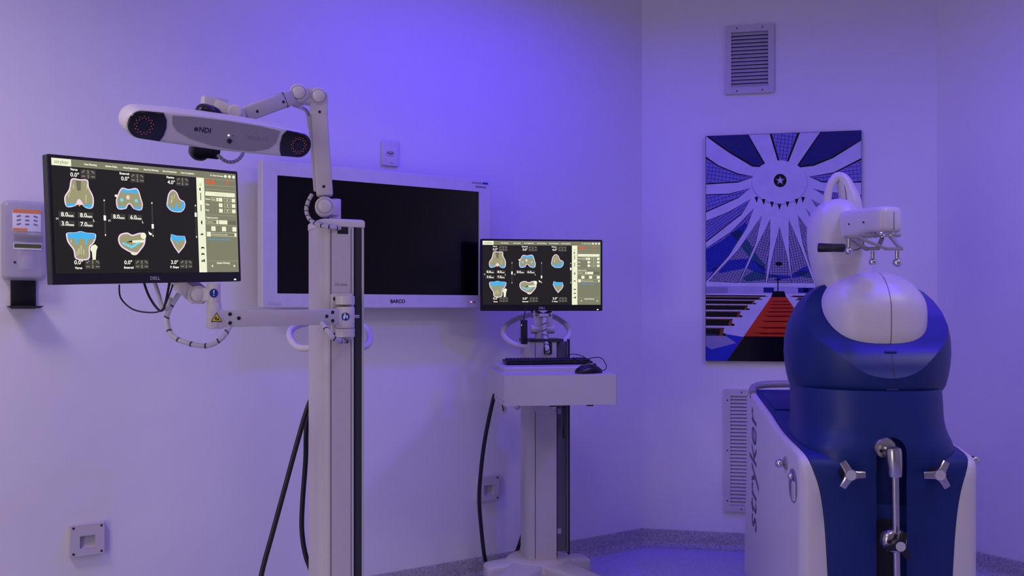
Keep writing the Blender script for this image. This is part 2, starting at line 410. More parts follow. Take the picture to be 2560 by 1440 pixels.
def pp(poly, c_, lay):
    m.mi = PI_[c_]; m.face([m.bm.verts.new(PP(x, y, lay)) for x, y in poly])
def pline(x0, y0, x1, y1, t, c_, lay):
    d = Vector((x1 - x0, y1 - y0)); n = Vector((-d.y, d.x)).normalized() * t / 2
    pp([(x0 + n.x, y0 + n.y), (x1 + n.x, y1 + n.y), (x1 - n.x, y1 - n.y), (x0 - n.x, y0 - n.y)], c_, lay)
pp([(57, 73), (57, 1395), (977, 1395), (977, 38)], 'p_white', 0)
def inside(x, y, poly):
    r = False; j = len(poly) - 1
    for i in range(len(poly)):
        xi, yi = poly[i]; xj, yj = poly[j]
        if (yi > y) != (yj > y) and x < (xj - xi) * (y - yi) / (yj - yi) + xi: r = not r
        j = i
    return r
def clipline(x0, y0, x1, y1, poly, t, lay):
    N = 60; run = None
    for k in range(N + 1):
        f = k / N; x, y = x0 + (x1 - x0) * f, y0 + (y1 - y0) * f
        if inside(x, y, poly):
            if run is None: run = (x, y)
            last = (x, y)
        elif run is not None:
            if run != last: pline(*run, *last, t, 'p_line', lay)
            run = None
    if run is not None and run != last: pline(*run, *last, t, 'p_line', lay)
panes = [  # outline, thick dark edge, fill, grid
    ([(455, 58), (605, 53), (545, 215), (500, 215)], 15, 'p_pane'),
    ([(78, 73), (310, 64), (410, 245), (340, 240), (210, 165), (120, 105)], 15, 'p_deep'),
    ([(745, 48), (977, 40), (977, 90), (810, 190), (700, 235), (615, 245)], 15, 'p_deep'),
    ([(57, 205), (130, 250), (250, 298), (345, 310), (250, 338), (57, 350)], 10, 'p_pane'),
    ([(685, 310), (820, 290), (977, 210), (977, 335), (860, 340), (750, 335)], 10, 'p_pane'),
    ([(57, 420), (200, 415), (320, 380), (250, 432), (57, 515)], 7, 'p_pane'),
    ([(57, 575), (200, 520), (325, 445), (270, 530), (57, 690)], 6, 'p_pane'),
    ([(57, 735), (210, 640), (345, 500), (300, 610), (190, 780), (62, 920)], 6, 'p_pane'),
    ([(395, 540), (355, 700), (255, 932), (80, 925), (250, 750)], 5, 'p_grey'),
    ([(445, 560), (440, 700), (414, 935), (268, 932), (370, 720)], 5, 'p_grey'),
    ([(500, 610), (540, 770), (570, 935), (428, 935), (470, 740)], 5, 'p_grey'),
    ([(555, 560), (620, 720), (700, 935), (578, 935), (560, 740)], 5, 'p_grey'),
    ([(608, 535), (680, 640), (760, 800), (790, 935), (715, 935), (640, 700)], 5, 'p_grey'),
    ([(655, 495), (720, 570), (800, 690), (700, 590)], 4, 'p_grey'),
    ([(685, 440), (740, 475), (830, 560), (730, 500)], 4, 'p_grey'),
    ([(697, 378), (760, 400), (977, 420), (977, 470), (790, 430)], 6, 'p_pane'),
]
for poly, edge, fill in panes:
    pp(offset_poly(poly, -edge * 0.7), 'p_black', 2)
    pp(poly, fill, 3)
# blue and teal waves across the lower panes
waves = [([(57, 740), (150, 690), (300, 575), (310, 620), (240, 740), (160, 850), (57, 880)], 'p_blue'),
         ([(200, 640), (270, 620), (380, 790), (420, 830), (400, 870), (300, 760)], 'p_teal'),
         ([(70, 870), (200, 800), (330, 790), (420, 850), (415, 890), (300, 850), (150, 880)], 'p_blue'),
         ([(280, 905), (350, 860), (430, 880), (500, 890), (420, 915), (300, 930)], 'p_teal'),
         ([(430, 885), (560, 890), (640, 840), (700, 820), (720, 850), (620, 900), (500, 915)], 'p_blue'),
         ([(575, 870), (650, 860), (760, 880), (780, 915), (640, 900)], 'p_teal')]
for poly, c_ in waves:
    for pane in panes[7:13]:
        P = pane[0]
        # clip the wave to the pane by sampling narrow columns
        xs = sorted(p[0] for p in P); x = xs[0]
        while x < xs[-1]:
            ys = [y for y in range(480, 940, 3) if inside(x + 2, y, P) and inside(x + 2, y, poly)]
            if len(ys) > 1: pp([(x, ys[0]), (x + 4, ys[0]), (x + 4, ys[-1]), (x, ys[-1])], c_, 4)
            x += 4
for poly, edge, fill in panes:
    xs = [p[0] for p in poly]; ys = [p[1] for p in poly]
    cxp, cyp = sum(xs) / len(xs), sum(ys) / len(ys); ax = math.atan2(cyp - 340, cxp - 500)
    d = Vector((math.cos(ax), math.sin(ax))); n = Vector((-d.y, d.x)); st = 22 if edge > 6 else 15
    for k in range(-14, 15):
        q = Vector((cxp, cyp)) + n * k * st
        clipline(q.x - d.x * 320, q.y - d.y * 320, q.x + d.x * 320, q.y + d.y * 320, poly, 2.4, 5)
        q = Vector((cxp, cyp)) + d * k * st
        clipline(q.x - n.x * 260, q.y - n.y * 260, q.x + n.x * 260, q.y + n.y * 260, poly, 2.0, 5)
EL = lambda cx, cy, rx, ry, k=36: [(cx + rx * math.cos(2 * PI * i / k), cy + ry * math.sin(2 * PI * i / k)) for i in range(k)]
pp(EL(500, 345, 168, 132), 'p_pale', 6); pp(EL(500, 340, 163, 126), 'p_white', 7)
pp(EL(504, 332, 38, 39), 'p_black', 9)
for k in range(5):
    a = -PI / 2 + k * 2 * PI / 5; pp([(504 + 12 * math.cos(a - .6), 332 + 12 * math.sin(a - .6)), (504 + 30 * math.cos(a), 332 + 30 * math.sin(a)), (504 + 12 * math.cos(a + .6), 332 + 12 * math.sin(a + .6))], 'p_grey', 10)
pp(EL(504, 332, 14, 14, 16), 'p_white', 10)
for x in (362, 405, 455, 500, 548, 602, 640): pp([(x - 11, 470 + abs(x - 500) * -0.3), (x + 11, 470 + abs(x - 500) * -0.3), (x + (500 - x) * .02, 505 - abs(x - 500) * .3)], 'p_black', 9)
pp(EL(496, 822, 20, 13, 20), 'p_black', 7)
# gallery, floor, benches, aisle
pp([(57, 935), (977, 935), (977, 1005), (57, 1005)], 'p_white', 7); pp([(57, 956), (977, 956), (977, 998), (57, 1000)], 'p_pale', 8)
pp([(57, 960), (190, 962), (190, 996), (57, 1000)], 'p_grey', 9)
for x in (405, 610, 640): pp([(x, 962), (x + 62, 962), (x + 62, 992), (x, 992)], 'p_deep', 9)
pp([(57, 1003), (977, 1003), (977, 1395), (57, 1395)], 'p_white', 8)
pp([(57, 1245), (190, 1240), (290, 1255), (190, 1395), (57, 1395)], 'p_blue', 9); pp([(57, 1235), (180, 1250), (240, 1290), (90, 1330), (57, 1310)], 'p_grey', 10)
pp([(488, 905), (494, 905), (494, 985), (488, 985)], 'p_black', 11); pp([(474, 912), (508, 912), (508, 917), (474, 917)], 'p_black', 11)
pp([(462, 983), (528, 983), (540, 1018), (450, 1018)], 'p_black', 10)
pp([(450, 1018), (542, 1018), (810, 1395), (185, 1395)], 'p_red', 10)
pp([(290, 1250), (700, 1250), (810, 1395), (185, 1395)], 'p_black', 12)
for y in (1042, 1060, 1080, 1102, 1128, 1158, 1195, 1228):
    s_ = (y - 1018) / 377; xl = 450 - 265 * s_; xr = 542 + 268 * s_
    pp([(xl + (xr - xl) * .12, y), (xr - (xr - xl) * .05, y - 2), (xr - (xr - xl) * .05, y + 3 + 9 * s_), (xl + (xr - xl) * .25, y + 4 + 9 * s_)], 'p_darkred', 11)
for k in range(7):
    y = 1008 + 7 * k + 4.2 * k * k; x1 = 420 - 30 * k - 2 * k * k; hh = 9 + 6.5 * k
    for fx in (0, 1):
        mx = (lambda x: x) if fx == 0 else (lambda x: 994 - x)
        pp([(mx(57), y), (mx(x1), y), (mx(x1 - 8), y + hh * .62), (mx(x1 + 12), y + hh * .75), (mx(x1 + 8), y + hh), (mx(57), y + hh)], 'p_black', 10)
        pp([(mx(57), y), (mx(x1), y), (mx(x1), y + 3 + k * .6), (mx(57), y + 3 + k * .6)], 'p_wood', 11)
        pp([(mx(x1 - 6 - 2 * k), y), (mx(x1), y), (mx(x1 - 8), y + hh), (mx(x1 - 14 - 3 * k), y + hh)], 'p_wood', 11)
m.build('printed_face', [n_ for n_, _ in PM], pic, smooth=False, fix=False)

# ------------------------------------------------------------------ hand gel dispenser
c, w, h = wall_rect(9, 503, 111, 697, NA, ROT_A, 0.04)
gd = thing('gel_dispenser', 'translucent hand gel dispenser with black drip tray on the wall beside the large monitor', 'dispenser', c, (0, 0, ROT_A))
w = 0.136; h = 0.278
m = MB(); m.box((0, -0.006, 0), (w - 0.02, 0.012, h - 0.02), bev=0.004); m.build('back_plate', 'light_grey', gd)
m = MB(); o_ = rrect(w, h, 0.016, 5)
def sh(pl, fx, fz, y, cz=0): return [Vector((x * fx, y, (z - cz) * fz + cz)) for x, z in pl]
m.loft([sh(o_, 1, 1, -0.002), sh(o_, 1, 1, -0.05), sh(o_, .98, .985, -0.062), sh(o_, .90, .93, -0.070), sh(o_, .74, .86, -0.072)]); m.build('cover', 'frosted', gd)
m = MB(); m.lathe([(0.001, -0.045), (0.020, -0.04), (0.026, -0.02), (0.026, 0.03), (0.016, 0.05), (0.014, 0.06)], (0.005, -0.034, -0.06), (0, 0, 1)); m.build('gel_bottle', 'white_plastic', gd)
m = MB(); m.box((0.005, -0.073, 0.068), (0.088, 0.002, 0.075), bev=0.0008); lb = m.build('instruction_label', 'label_white', gd)
m = MB(); m.box((0.005, -0.0745, 0.100), (0.086, 0.001, 0.012)); m.build('orange_stripe', 'label_orange', lb)
m = MB(); m.box((-0.016, -0.0745, 0.0365), (0.044, 0.001, 0.009)); m.build('orange_stripe', 'label_orange', lb)
for r_ in range(3):
    for c_ in range(3):
        m = MB(); m.box((-0.02 + c_ * 0.026, -0.0743, 0.083 - r_ * 0.014), (0.013, 0.0008, 0.0055), rot=(0, 0.3 * (c_ - 1), 0)); m.build('pictogram', 'letter_faint', lb)
m = MB(); m.box((0.008, -0.073, 0.012), (0.088, 0.002, 0.030), bev=0.0008); m.build('foil_label', 'brushed', gd)
m = MB(); m.box((0.008, -0.073, -0.022), (0.088, 0.003, 0.022), bev=0.0008); lb = m.build('product_label', 'label_white', gd)
m = MB(); m.box((0.008, -0.0748, -0.020), (0.084, 0.001, 0.014)); m.build('green_band', 'label_green', lb)
m = MB(); m.cyl((-0.032, -0.071, -0.078), (-0.032, -0.0755, -0.078), 0.004, seg=14); m.build('lock', 'letter_dark', gd)
m = MB(); m.box((0, -0.006, -h / 2 - 0.045), (0.080, 0.012, 0.11), bev=0.003)
m.loft([[Vector((x, y, z)) for x, y, z in ((-0.042, -0.002, -h / 2 - 0.098), (0.042, -0.002, -h / 2 - 0.098), (0.045, -0.09, -h / 2 - 0.098), (-0.045, -0.09, -h / 2 - 0.098))],
        [Vector((x, y, z)) for x, y, z in ((-0.054, -0.002, -h / 2 - 0.090), (0.054, -0.002, -h / 2 - 0.090), (0.056, -0.10, -h / 2 - 0.090), (-0.056, -0.10, -h / 2 - 0.090))]])
m.build('drip_tray', 'black_plastic', gd)

# ------------------------------------------------------------------ planning software shown on the two monitors
UIM = [('s_dark', (34, 32, 30)), ('s_cream', (240, 243, 210)), ('s_olive', (124, 124, 100)), ('s_panel', (128, 128, 104)), ('s_white', (252, 250, 238)), ('s_pad', (62, 60, 54)),
       ('s_arrow', (140, 138, 122)), ('s_bone', (158, 154, 116)), ('s_pink', (240, 214, 240)), ('s_blue', (70, 180, 240)), ('s_yellow', (240, 200, 60)), ('s_red', (250, 84, 40)),
       ('s_black', (20, 20, 16)), ('s_link', (60, 160, 225)), ('s_line', (170, 170, 140)), ('s_cyan', (110, 215, 245)), ('s_light', (216, 216, 170)), ('s_text', (110, 108, 92))]
for n_, c_ in UIM: glow(n_, c_)
UI = {n_: i for i, (n_, _) in enumerate(UIM)}
def build_ui(W_, H_, y0):
    m = MB()
    def Q(x, y, lay): return Vector((((x - 80) / 2155.0 - 0.5) * W_, y0 - 0.00010 * lay, (0.5 - (y - 105) / 1200.0) * H_))
    def P(poly, c_, lay): m.mi = UI[c_]; m.face([m.bm.verts.new(Q(x, y, lay)) for x, y in poly])
    def Rr(x0, y0_, x1, y1, c_, lay): P([(x0, y0_), (x0, y1), (x1, y1), (x1, y0_)], c_, lay)
    def T(s_, x, y, px, c_='s_white', lay=9, align='CENTER', bold=0.0):
        m.mi = UI[c_]; k = H_ / 1200.0
        m.text(s_, XZ(Q(x, y, lay)), px * k, 0, bold=bold * k, align=align)
    def S(poly, n=5): return [(v.x, v.y) for v in spline([(x, y, 0) for x, y in poly], n, True)]
    def ring(x0, y0_, x1, y1, t, c_, lay):
        Rr(x0, y0_, x1, y0_ + t, c_, lay); Rr(x0, y1 - t, x1, y1, c_, lay); Rr(x0, y0_, x0 + t, y1, c_, lay); Rr(x1 - t, y0_, x1, y1, c_, lay)
    Rr(80, 105, 2235, 1305, 's_dark', 0)
    Rr(80, 105, 2235, 184, 's_olive', 1); Rr(80, 108, 278, 182, 's_cream', 2); T('stryker', 180, 145, 52, 's_line', 3, bold=1.0)
    for x, s_ in ((475, 'Case Planning'), (700, 'System Setup'), (920, 'Bone Registration'), (1150, 'Intra-Op Planning'), (1375, 'Bone Preparation'), (1595, 'Case Completion')): T(s_, x, 146, 25, bold=0.9)
    T('Dr. Paulo Henrique', 2062, 146, 23, align='RIGHT', bold=0.8)
    for x in (2093, 2148, 2205): P(EL(x, 144, 19, 19, 18), 's_cream', 3)
    def pad(x, y):
        Rr(x, y, x + 158, y + 98, 's_pad', 1)
        for i, (dx, dy, a) in enumerate(((30, 24, -.7), (80, 24, PI / 2), (132, 24, .7), (30, 74, 0), (80, 74, PI / 2), (132, 74, 0))):
            c_, s_ = math.cos(a), math.sin(a)
            pl = [(-22, 0), (-8, -11), (-8, -4), (8, -4), (8, -11), (22, 0), (8, 11), (8, 4), (-8, 4), (-8, 11)] if i != 9 else []
            P([(x + dx + u * c_ - v * s_, y + dy + u * s_ + v * c_) for u, v in pl], 's_arrow', 2)
    for x in (370, 910, 1450): pad(x, 200)
    for x in (382, 925, 1460): pad(x, 1160)
    for s_, x, y, z in (('Varus', 302, 212, 34), ('External', 842, 212, 34), ('Flexion', 1380, 212, 34), ('Varus', 312, 1248, 34), ('External', 853, 1246, 34), ('P. Slope', 1392, 1243, 34),
                        ('0.0°', 310, 268, 60), ('0.0°', 850, 268, 60), ('4.0°', 1390, 268, 60), ('0.0°', 315, 1190, 60), ('0.0°', 850, 1190, 60), ('3.0°', 1395, 1188, 60),
                        ('M', 115, 737, 36), ('L', 490, 740, 36), ('M', 658, 737, 36), ('L', 1032, 737, 36)): T(s_, x, y, z, bold=0.0 if s_ == 'M' else 1.2)
    for s_, x, y in (('8.0', 212, 690), ('8.0', 405, 690), ('3.0', 212, 785), ('7.0', 405, 785), ('8.0', 757, 690), ('6.0', 948, 690)):
        Rr(x - 80, y - 33, x + 82, y + 27, 's_pad', 1); T(s_, x - 22, y, 62, bold=1.4); T('mm', x + 42, y + 10, 38, bold=1.2)
    for x, y0_, y1, ta, tb in ((610, 515, 895, 680, 735), (1148, 515, 890, 755, 805), (1683, 515, 890, 600, 650)):
        Rr(x - 8, y0_ + 14, x + 8, y1 - 14, 's_pad', 1); Rr(x - 13, ta, x + 13, tb, 's_white', 2)
        P([(x - 10, y0_ + 10), (x, y0_ - 12), (x + 10, y0_ + 10)][::-1], 's_white', 2); P([(x - 10, y1 - 10), (x, y1 + 12), (x + 10, y1 - 10)], 's_white', 2)
    # distal femur, front view
    def bone(poly, t=15, n=5, lay=2, sm=True):
        q = S(poly, n) if sm else poly
        P(q, 's_pink', lay); P(offset_poly(q, t), 's_bone', lay + 1)
    f1 = [(275, 310), (360, 309), (442, 310), (455, 390), (498, 490), (490, 595), (440, 617), (385, 592), (345, 535), (312, 590), (215, 608), (195, 510), (245, 420)]
    f1 = S(f1, 4); P(f1, 's_pink', 2); P(offset_poly(f1, 14), 's_bone', 3)
    P([(318, 325), (372, 325), (366, 430), (330, 430)], 's_text', 4)
    P([(215, 572), (305, 570), (298, 592), (222, 604), (212, 600)], 's_blue', 5); P([(378, 580), (478, 568), (474, 600), (440, 612), (390, 592)], 's_blue', 5)
    P(S([(345, 520), (318, 575), (372, 575)]), 's_pink', 5); Rr(330, 576, 360, 584, 's_yellow', 6); Rr(341, 565, 349, 597, 's_yellow', 6)
    for x, y, l in ((255, 400, 60), (290, 370, 45), (240, 470, 40), (430, 360, 50), (415, 470, 90)): P([(x, y), (x + 7, y), (x + 3, y + l), (x - 3, y + l)], 's_light', 4)
    # distal femur, axial view
    f2 = [(805, 370), (885, 378), (960, 360), (1000, 385), (1025, 470), (1042, 540), (1020, 605), (940, 597), (905, 560), (886, 545), (866, 565), (845, 598), (760, 605), (738, 540), (750, 470)]
    P(S(f2, 4), 's_pink', 2); P(offset_poly(S(f2, 4), 13), 's_bone', 3)
    P([(815, 382), (885, 390), (960, 374), (990, 392), (995, 420), (800, 420)], 's_blue', 4)
    P([(752, 572), (845, 572), (835, 593), (765, 600)], 's_blue', 4); P([(925, 572), (1028, 570), (1012, 602), (945, 595)], 's_blue', 4)
    for x in (803, 967): P(EL(x, 503, 19, 19, 18), 's_cyan', 4)
    P(EL(875, 470, 20, 24, 18), 's_pink', 4); P(EL(888, 470, 10, 10, 12), 's_yellow', 5); P(EL(742, 460, 16, 14, 12), 's_white', 3)
    # femur, side view
    f3 = [(1400, 350), (1455, 375), (1490, 450), (1545, 480), (1550, 545), (1510, 598), (1440, 608), (1370, 592), (1325, 540), (1330, 480), (1350, 400)]
    P(S(f3), 's_pink', 2); P(offset_poly(S(f3), 13), 's_bone', 3)
    P([(1334, 515), (1375, 562), (1430, 572), (1430, 510), (1456, 510), (1458, 572), (1498, 558), (1512, 480), (1542, 486), (1545, 545), (1508, 592), (1440, 602), (1372, 586), (1332, 540)], 's_blue', 4)
    for x, y, l in ((1390, 420, 70), (1420, 400, 50), (1380, 470, 40)): P([(x, y), (x + 8, y), (x + 3, y + l), (x - 3, y + l)], 's_light', 4)
    # tibia, front view
    t1 = [(205, 880), (290, 872), (350, 858), (410, 872), (500, 880), (505, 930), (480, 985), (440, 1030), (425, 1155), (290, 1155), (265, 1060), (215, 985), (200, 930)]
    t1 = S(t1, 4); P(t1, 's_pink', 2); P(offset_poly(t1, 14), 's_bone', 3)
    P([(455, 1010), (495, 995), (522, 1020), (505, 1065), (495, 1160), (462, 1160), (458, 1080), (440, 1050)], 's_cream', 4)
    P([(212, 882), (290, 876), (350, 862), (410, 876), (498, 882), (498, 935), (212, 935)], 's_blue', 5)
    P([(285, 935), (320, 935), (312, 1000), (292, 990)], 's_blue', 5); P([(385, 935), (420, 935), (412, 990), (392, 1000)], 's_blue', 5)
    for x, y, l in ((320, 1040, 70), (345, 1010, 90), (370, 1050, 60), (245, 950, 30), (300, 1070, 50)): P([(x, y), (x + 8, y), (x + 3, y + l), (x - 3, y + l)], 's_light', 4)
    # tibia, axial view
    t2 = [(850, 858), (910, 880), (985, 858), (1055, 862), (1060, 915), (1045, 990), (1000, 1050), (960, 1090), (900, 1085), (840, 1060), (770, 1010), (745, 940), (770, 880)]
    P(S(t2), 's_pink', 2); P(offset_poly(S(t2), 16), 's_bone', 3); P(EL(1035, 890, 32, 36, 20), 's_cream', 4); P(EL(925, 1082, 42, 26, 18), 's_cream', 1)
    P([(795, 965), (895, 1005), (985, 955), (1000, 972), (895, 1032), (790, 985)], 's_cyan', 5); P([(905, 945), (1045, 935), (1045, 965), (905, 972)], 's_cream', 5); P([(835, 965), (900, 945), (905, 965)], 's_black', 5)
    # tibia, side view
    t3 = [(1365, 862), (1440, 880), (1535, 880), (1550, 950), (1520, 1010), (1450, 1085), (1395, 1010), (1355, 930)]
    P(t3, 's_pink', 2); P(offset_poly(t3, 14), 's_bone', 3)
    P([(1366, 866), (1440, 884), (1532, 882), (1535, 935), (1365, 935)], 's_blue', 4); P([(1430, 935), (1458, 935), (1444, 985)], 's_blue', 5)
    P([(1095, 838), (1140, 868), (1120, 884), (1100, 870)], 's_white', 4)
    # tool strip
    Rr(1705, 184, 1805, 1305, 's_cream', 3); P(EL(1755, 215, 16, 16, 16), 's_white', 4); P(EL(1757, 268, 16, 16, 16), 's_light', 4)
    P([(1757, 302), (1740, 312), (1740, 332), (1757, 342)], 's_black', 4); Rr(1748, 365, 1761, 450, 's_panel', 4); Rr(1748, 505, 1761, 580, 's_panel', 4); Rr(1740, 455, 1770, 500, 's_white', 4)
    P([(1757, 680), (1745, 715), (1757, 745), (1766, 715)], 's_black', 4)
    P([(1735, 870), (1745, 842), (1770, 848), (1776, 870), (1758, 858)], 's_black', 4)
    for y in (1015, 1090): P([(1735, y + 12), (1740, y - 8), (1760, y - 14), (1780, y - 4), (1780, y + 12), (1760, y + 2)], 's_black', 4)
    Rr(1738, 1160, 1755, 1182, 's_black', 4); Rr(1762, 1150, 1780, 1182, 's_black', 4)
    # side panel
    Rr(1805, 184, 2235, 1305, 's_panel', 3)
    for y in (185, 262, 312, 618, 738, 1170): Rr(1815, y, 2225, y + 4, 's_line', 4)
    P([(1832, 200), (1880, 205), (1868, 250), (1840, 245)], 's_red', 5); P([(1918, 196), (1945, 238), (1930, 252), (1900, 250), (1895, 232)], 's_red', 5); P([(2090, 200), (2138, 205), (2128, 222), (2100, 245), (2108, 220)], 's_red', 5)
    Rr(1815, 342, 2215, 392, 's_cream', 4); Rr(1930, 364, 2100, 370, 's_light', 5)
    for s_, y in (('Femur', 432), ('Tibia', 498), ('Poly', 564)):
        T(s_, 1815, y, 26, align='LEFT', lay=5, bold=.8); Rr(1992, y - 24, 2040, y + 22, 's_cream', 4); Rr(2168, y - 24, 2216, y + 22, 's_cream', 4); ring(2062, y - 24, 2150, y + 22, 4, 's_light', 4)
    T('5', 2106, 432, 34, lay=5, bold=1); T('4', 2106, 498, 34, lay=5, bold=1); T('9', 2106, 564, 34, lay=5, bold=1)
    ring(1890, 410, 1985, 452, 4, 's_light', 4); Rr(1960, 410, 1985, 452, 's_cream', 5); T('Right', 1923, 432, 24, lay=6)
    T('Capture points', 1815, 652, 27, align='LEFT', lay=5, bold=.8)
    ring(1815, 678, 1975, 726, 4, 's_light', 4); T('Tracker', 1830, 703, 24, align='LEFT', lay=5); Rr(1950, 678, 1975, 726, 's_cream', 5); Rr(1985, 678, 2098, 726, 's_cream', 4); Rr(2102, 678, 2218, 726, 's_text', 4)
    for x in (1880, 2022, 2164): Rr(x, 755, x + 56, 810, 's_cream', 4)
    Rr(1818, 822, 1872, 878, 's_cream', 4); ring(1885, 828, 2218, 874, 4, 's_light', 4); Rr(2190, 828, 2218, 874, 's_cream', 5); T('Mechanical pre-align', 1900, 852, 25, align='LEFT', lay=5)
    T('• Planned body outside range', 1830, 910, 26, 's_link', 5, 'LEFT', bold=.9); T('Implant Planning', 2025, 1195, 28, lay=5, bold=.9)
    P([(1885, 1215), (1885, 1245), (1862, 1230)], 's_white', 5); P([(2165, 1215), (2190, 1230), (2165, 1245)], 's_white', 5)
    return m.mesh('screen_image', [n_ for n_, _ in UIM], smooth=False, fix=False)
MW, MH = 0.553, 0.321
SW, SH = MW - 0.018, MH - 0.036
glow('standby_led', (255, 255, 255), 3.0)
ui_mesh = build_ui(SW, SH, -0.0134)
def monitor(label, loc, rot):
    t = thing('monitor', label, 'monitor', loc, rot)
    m = MB(); fo = rrect(MW, MH, 0.004, 3)
    m.loft([[Vector((x, 0.012, z)) for x, z in fo], [Vector((x, -0.010, z)) for x, z in fo], [Vector((x, -0.012, z)) for x, z in offset_poly(fo, 0.002)]]); m.build('bezel', 'black_plastic', t)
    m = MB(); m.loft([[Vector((x, 0.012, z)) for x, z in rrect(MW * .96, MH * .94, .01, 3)], [Vector((x, 0.024, z)) for x, z in rrect(MW * .9, MH * .86, .02, 3)], [Vector((x, 0.036, z)) for x, z in rrect(MW * .5, MH * .55, .03, 3)]]); m.build('back_shell', 'black_matte', t)
    m = MB(); m.box((0, -0.0125, 0.0095), (SW, 0.0012, SH)); s_ = m.build('screen', 's_dark', t, smooth=False, label='lit screen showing bone sections in blue and pink')
    add('screen_image', ui_mesh, s_).location = (0, 0, 0.0095)
    m = MB(); m.text('DELL', XZ((0, -0.0122, -MH / 2 + 0.0125)), 0.013, 0.0002, bold=0.0003); m.build('logo', 'light_grey', t, smooth=False)
    m = MB(); m.box((MW / 2 - 0.022, -0.0122, -MH / 2 + 0.006), (0.006, 0.0012, 0.0035)); m.build('power_light', 'standby_led', t)
    m = MB(); m.box((0, 0.042, 0), (0.11, 0.014, 0.11), bev=0.002); m.build('mount_plate', 'dark_track', t)
    return t
L_ = at(115, 386, 2.248); L2 = at(113, 712, 2.248); R_ = at(599, 431, 2.694); R2 = at(592, 703, 2.694)
mc = (L_ + L2 + R_ + R2) / 4; dx = ((R_ + R2) - (L_ + L2)) / 2
mon_rz = math.atan2(dx.y, dx.x); roll = math.atan2(dx.z, math.hypot(dx.x, dx.y))
E1 = (Matrix.Rotation(mon_rz, 4, 'Z') @ Matrix.Rotation(-roll, 4, 'Y')).to_euler()
mon1 = monitor('black-framed monitor on the tracking stand arm showing a lit bone planning screen', mc, E1)
mon2 = monitor('black-framed monitor on top of the keyboard cart showing a lit bone planning screen', at(1354, 688, 4.12), (0, 0, math.radians(7)))

# ------------------------------------------------------------------ wrapped hose helper
def hose(parent, pts, r, name='wrapped_cable', mtl='light_grey', wrap='dark_seam', step=0.035, n=10, wr=1.04, wt=0.0022):
    P = spline(pts, n); m = MB(); m.tube(P, r, 12); o = m.build(name, mtl, parent)
    # spiral wrap gaps: short slanted dark bands
    acc = 0
    for i in range(1, len(P)):
        acc += (P[i] - P[i - 1]).length
        if acc > step:
            acc = 0; d = (P[i] - P[i - 1]).normalized(); x, y, z = frame_from(d); m = MB()
            m.loft([[P[i] + z * (s_ * wt + 0.45 * r * math.cos(a)) + (x * math.cos(a) + y * math.sin(a)) * r * wr for a in [2 * PI * k / 16 for k in range(16)]] for s_ in (-1, 1)], cap=False)
            m.build('wrap_gap', wrap, o)
    return o

# ------------------------------------------------------------------ wheeled base helper
def wheeled_base(t, legs, hub_r, z0=0.065, z1=0.145):
    m = MB(); m.lathe([(hub_r * 1.35, z0), (hub_r * 1.35, z1 - 0.03), (hub_r * 1.2, z1 - 0.008), (hub_r * 1.08, z1), (0.001, z1 + 0.001)], (0, 0, 0), (0, 0, 1), 36); m.build('hub', 'white_plastic', t)
    for x, y in legs:
        d = Vector((x, y, 0)); n = Vector((-d.y, d.x, 0)).normalized(); dn = d.normalized(); rings = []
        for f, hw, zt in ((0.02, 0.085, z1 - .004), (0.5, 0.06, z1 - .012), (0.86, 0.055, z1 - .02), (0.97, 0.052, z1 - .024), (1.0, 0.046, z1 - .032)):
            c = d * f; pr = [(-hw, z0), (-hw, zt - 0.014), (-hw + .004, zt - .004), (-hw + 0.014, zt), (hw - 0.014, zt), (hw - .004, zt - .004), (hw, zt - 0.014), (hw, z0)]
            rings.append([c + n * a + Vector((0, 0, b)) for a, b in pr])
        m = MB(); m.loft(rings); lg = m.build('leg', 'white_plastic', t, angle=50)
        c = d * 0.93
        m = MB(); m.cyl(c + Vector((0, 0, z0 + .005)), c + Vector((0, 0, z0 - 0.02)), 0.018)
        for s_ in (-1, 1): m.cyl(c + n * s_ * 0.008 + Vector((0, 0, 0.036)), c + n * s_ * 0.024 + Vector((0, 0, 0.036)), 0.036, bev=0.004)
        m.build('caster', 'dark_track', lg)

# ------------------------------------------------------------------ tracking stand
ST = thing('tracking_stand', 'tall white medical stand whose two jointed arms carry the tracking camera and the large monitor', 'stand', at(840, 772, 2.97) * Vector((1, 1, 0)) if False else Vector(((838 - 1280) / F * 2.97, 2.97, 0)), (0, 0, math.radians(24)))
ls = local(ST)
CW, CDp = 0.138, 0.205          # column width and depth
def col_outline(w, d, r, tr=True):
    o = []
    for k in range(7):
        a = PI + PI / 2 * k / 6; o.append((-w / 2 + r + r * math.cos(a), -d / 2 + r + r * math.sin(a)))
    if tr: o += [(w / 2 - 0.034, -d / 2), (w / 2 - 0.034, -d / 2 + 0.010), (w / 2 - 0.007, -d / 2 + 0.010), (w / 2 - 0.007, -d / 2 + .002)]
    o += [(w / 2, -d / 2 + .003), (w / 2, d / 2 - 0.02), (w / 2 - 0.02, d / 2), (-w / 2 + 0.02, d / 2), (-w / 2, d / 2 - 0.02)]
    return o
wheeled_base(ST, [(-0.38, -0.2), (-0.3, 0.33), (0.36, 0.22), (0.3, -0.36)], 0.115)
zc = 1.508
m = MB(); m.prism(col_outline(CW, CDp, 0.045), (0, 0, 0.145), (1, 0, 0), (0, 1, 0), (0, 0, zc - 0.145)); m.build('column', 'white_metal', ST, angle=30)
m = MB(); m.box((CW / 2 - 0.0205, -CDp / 2 + 0.0085, (zc + .145) / 2), (0.027, 0.005, zc - .15)); m.build('side_track', 'dark_track', ST, smooth=False, label='dark vertical track')
m = MB(); m.box((CW / 2 - 0.029, -CDp / 2 + 0.006, (zc + .145) / 2), (0.003, 0.006, zc - .15)); m.build('track_lip', 'black_matte', ST, smooth=False)
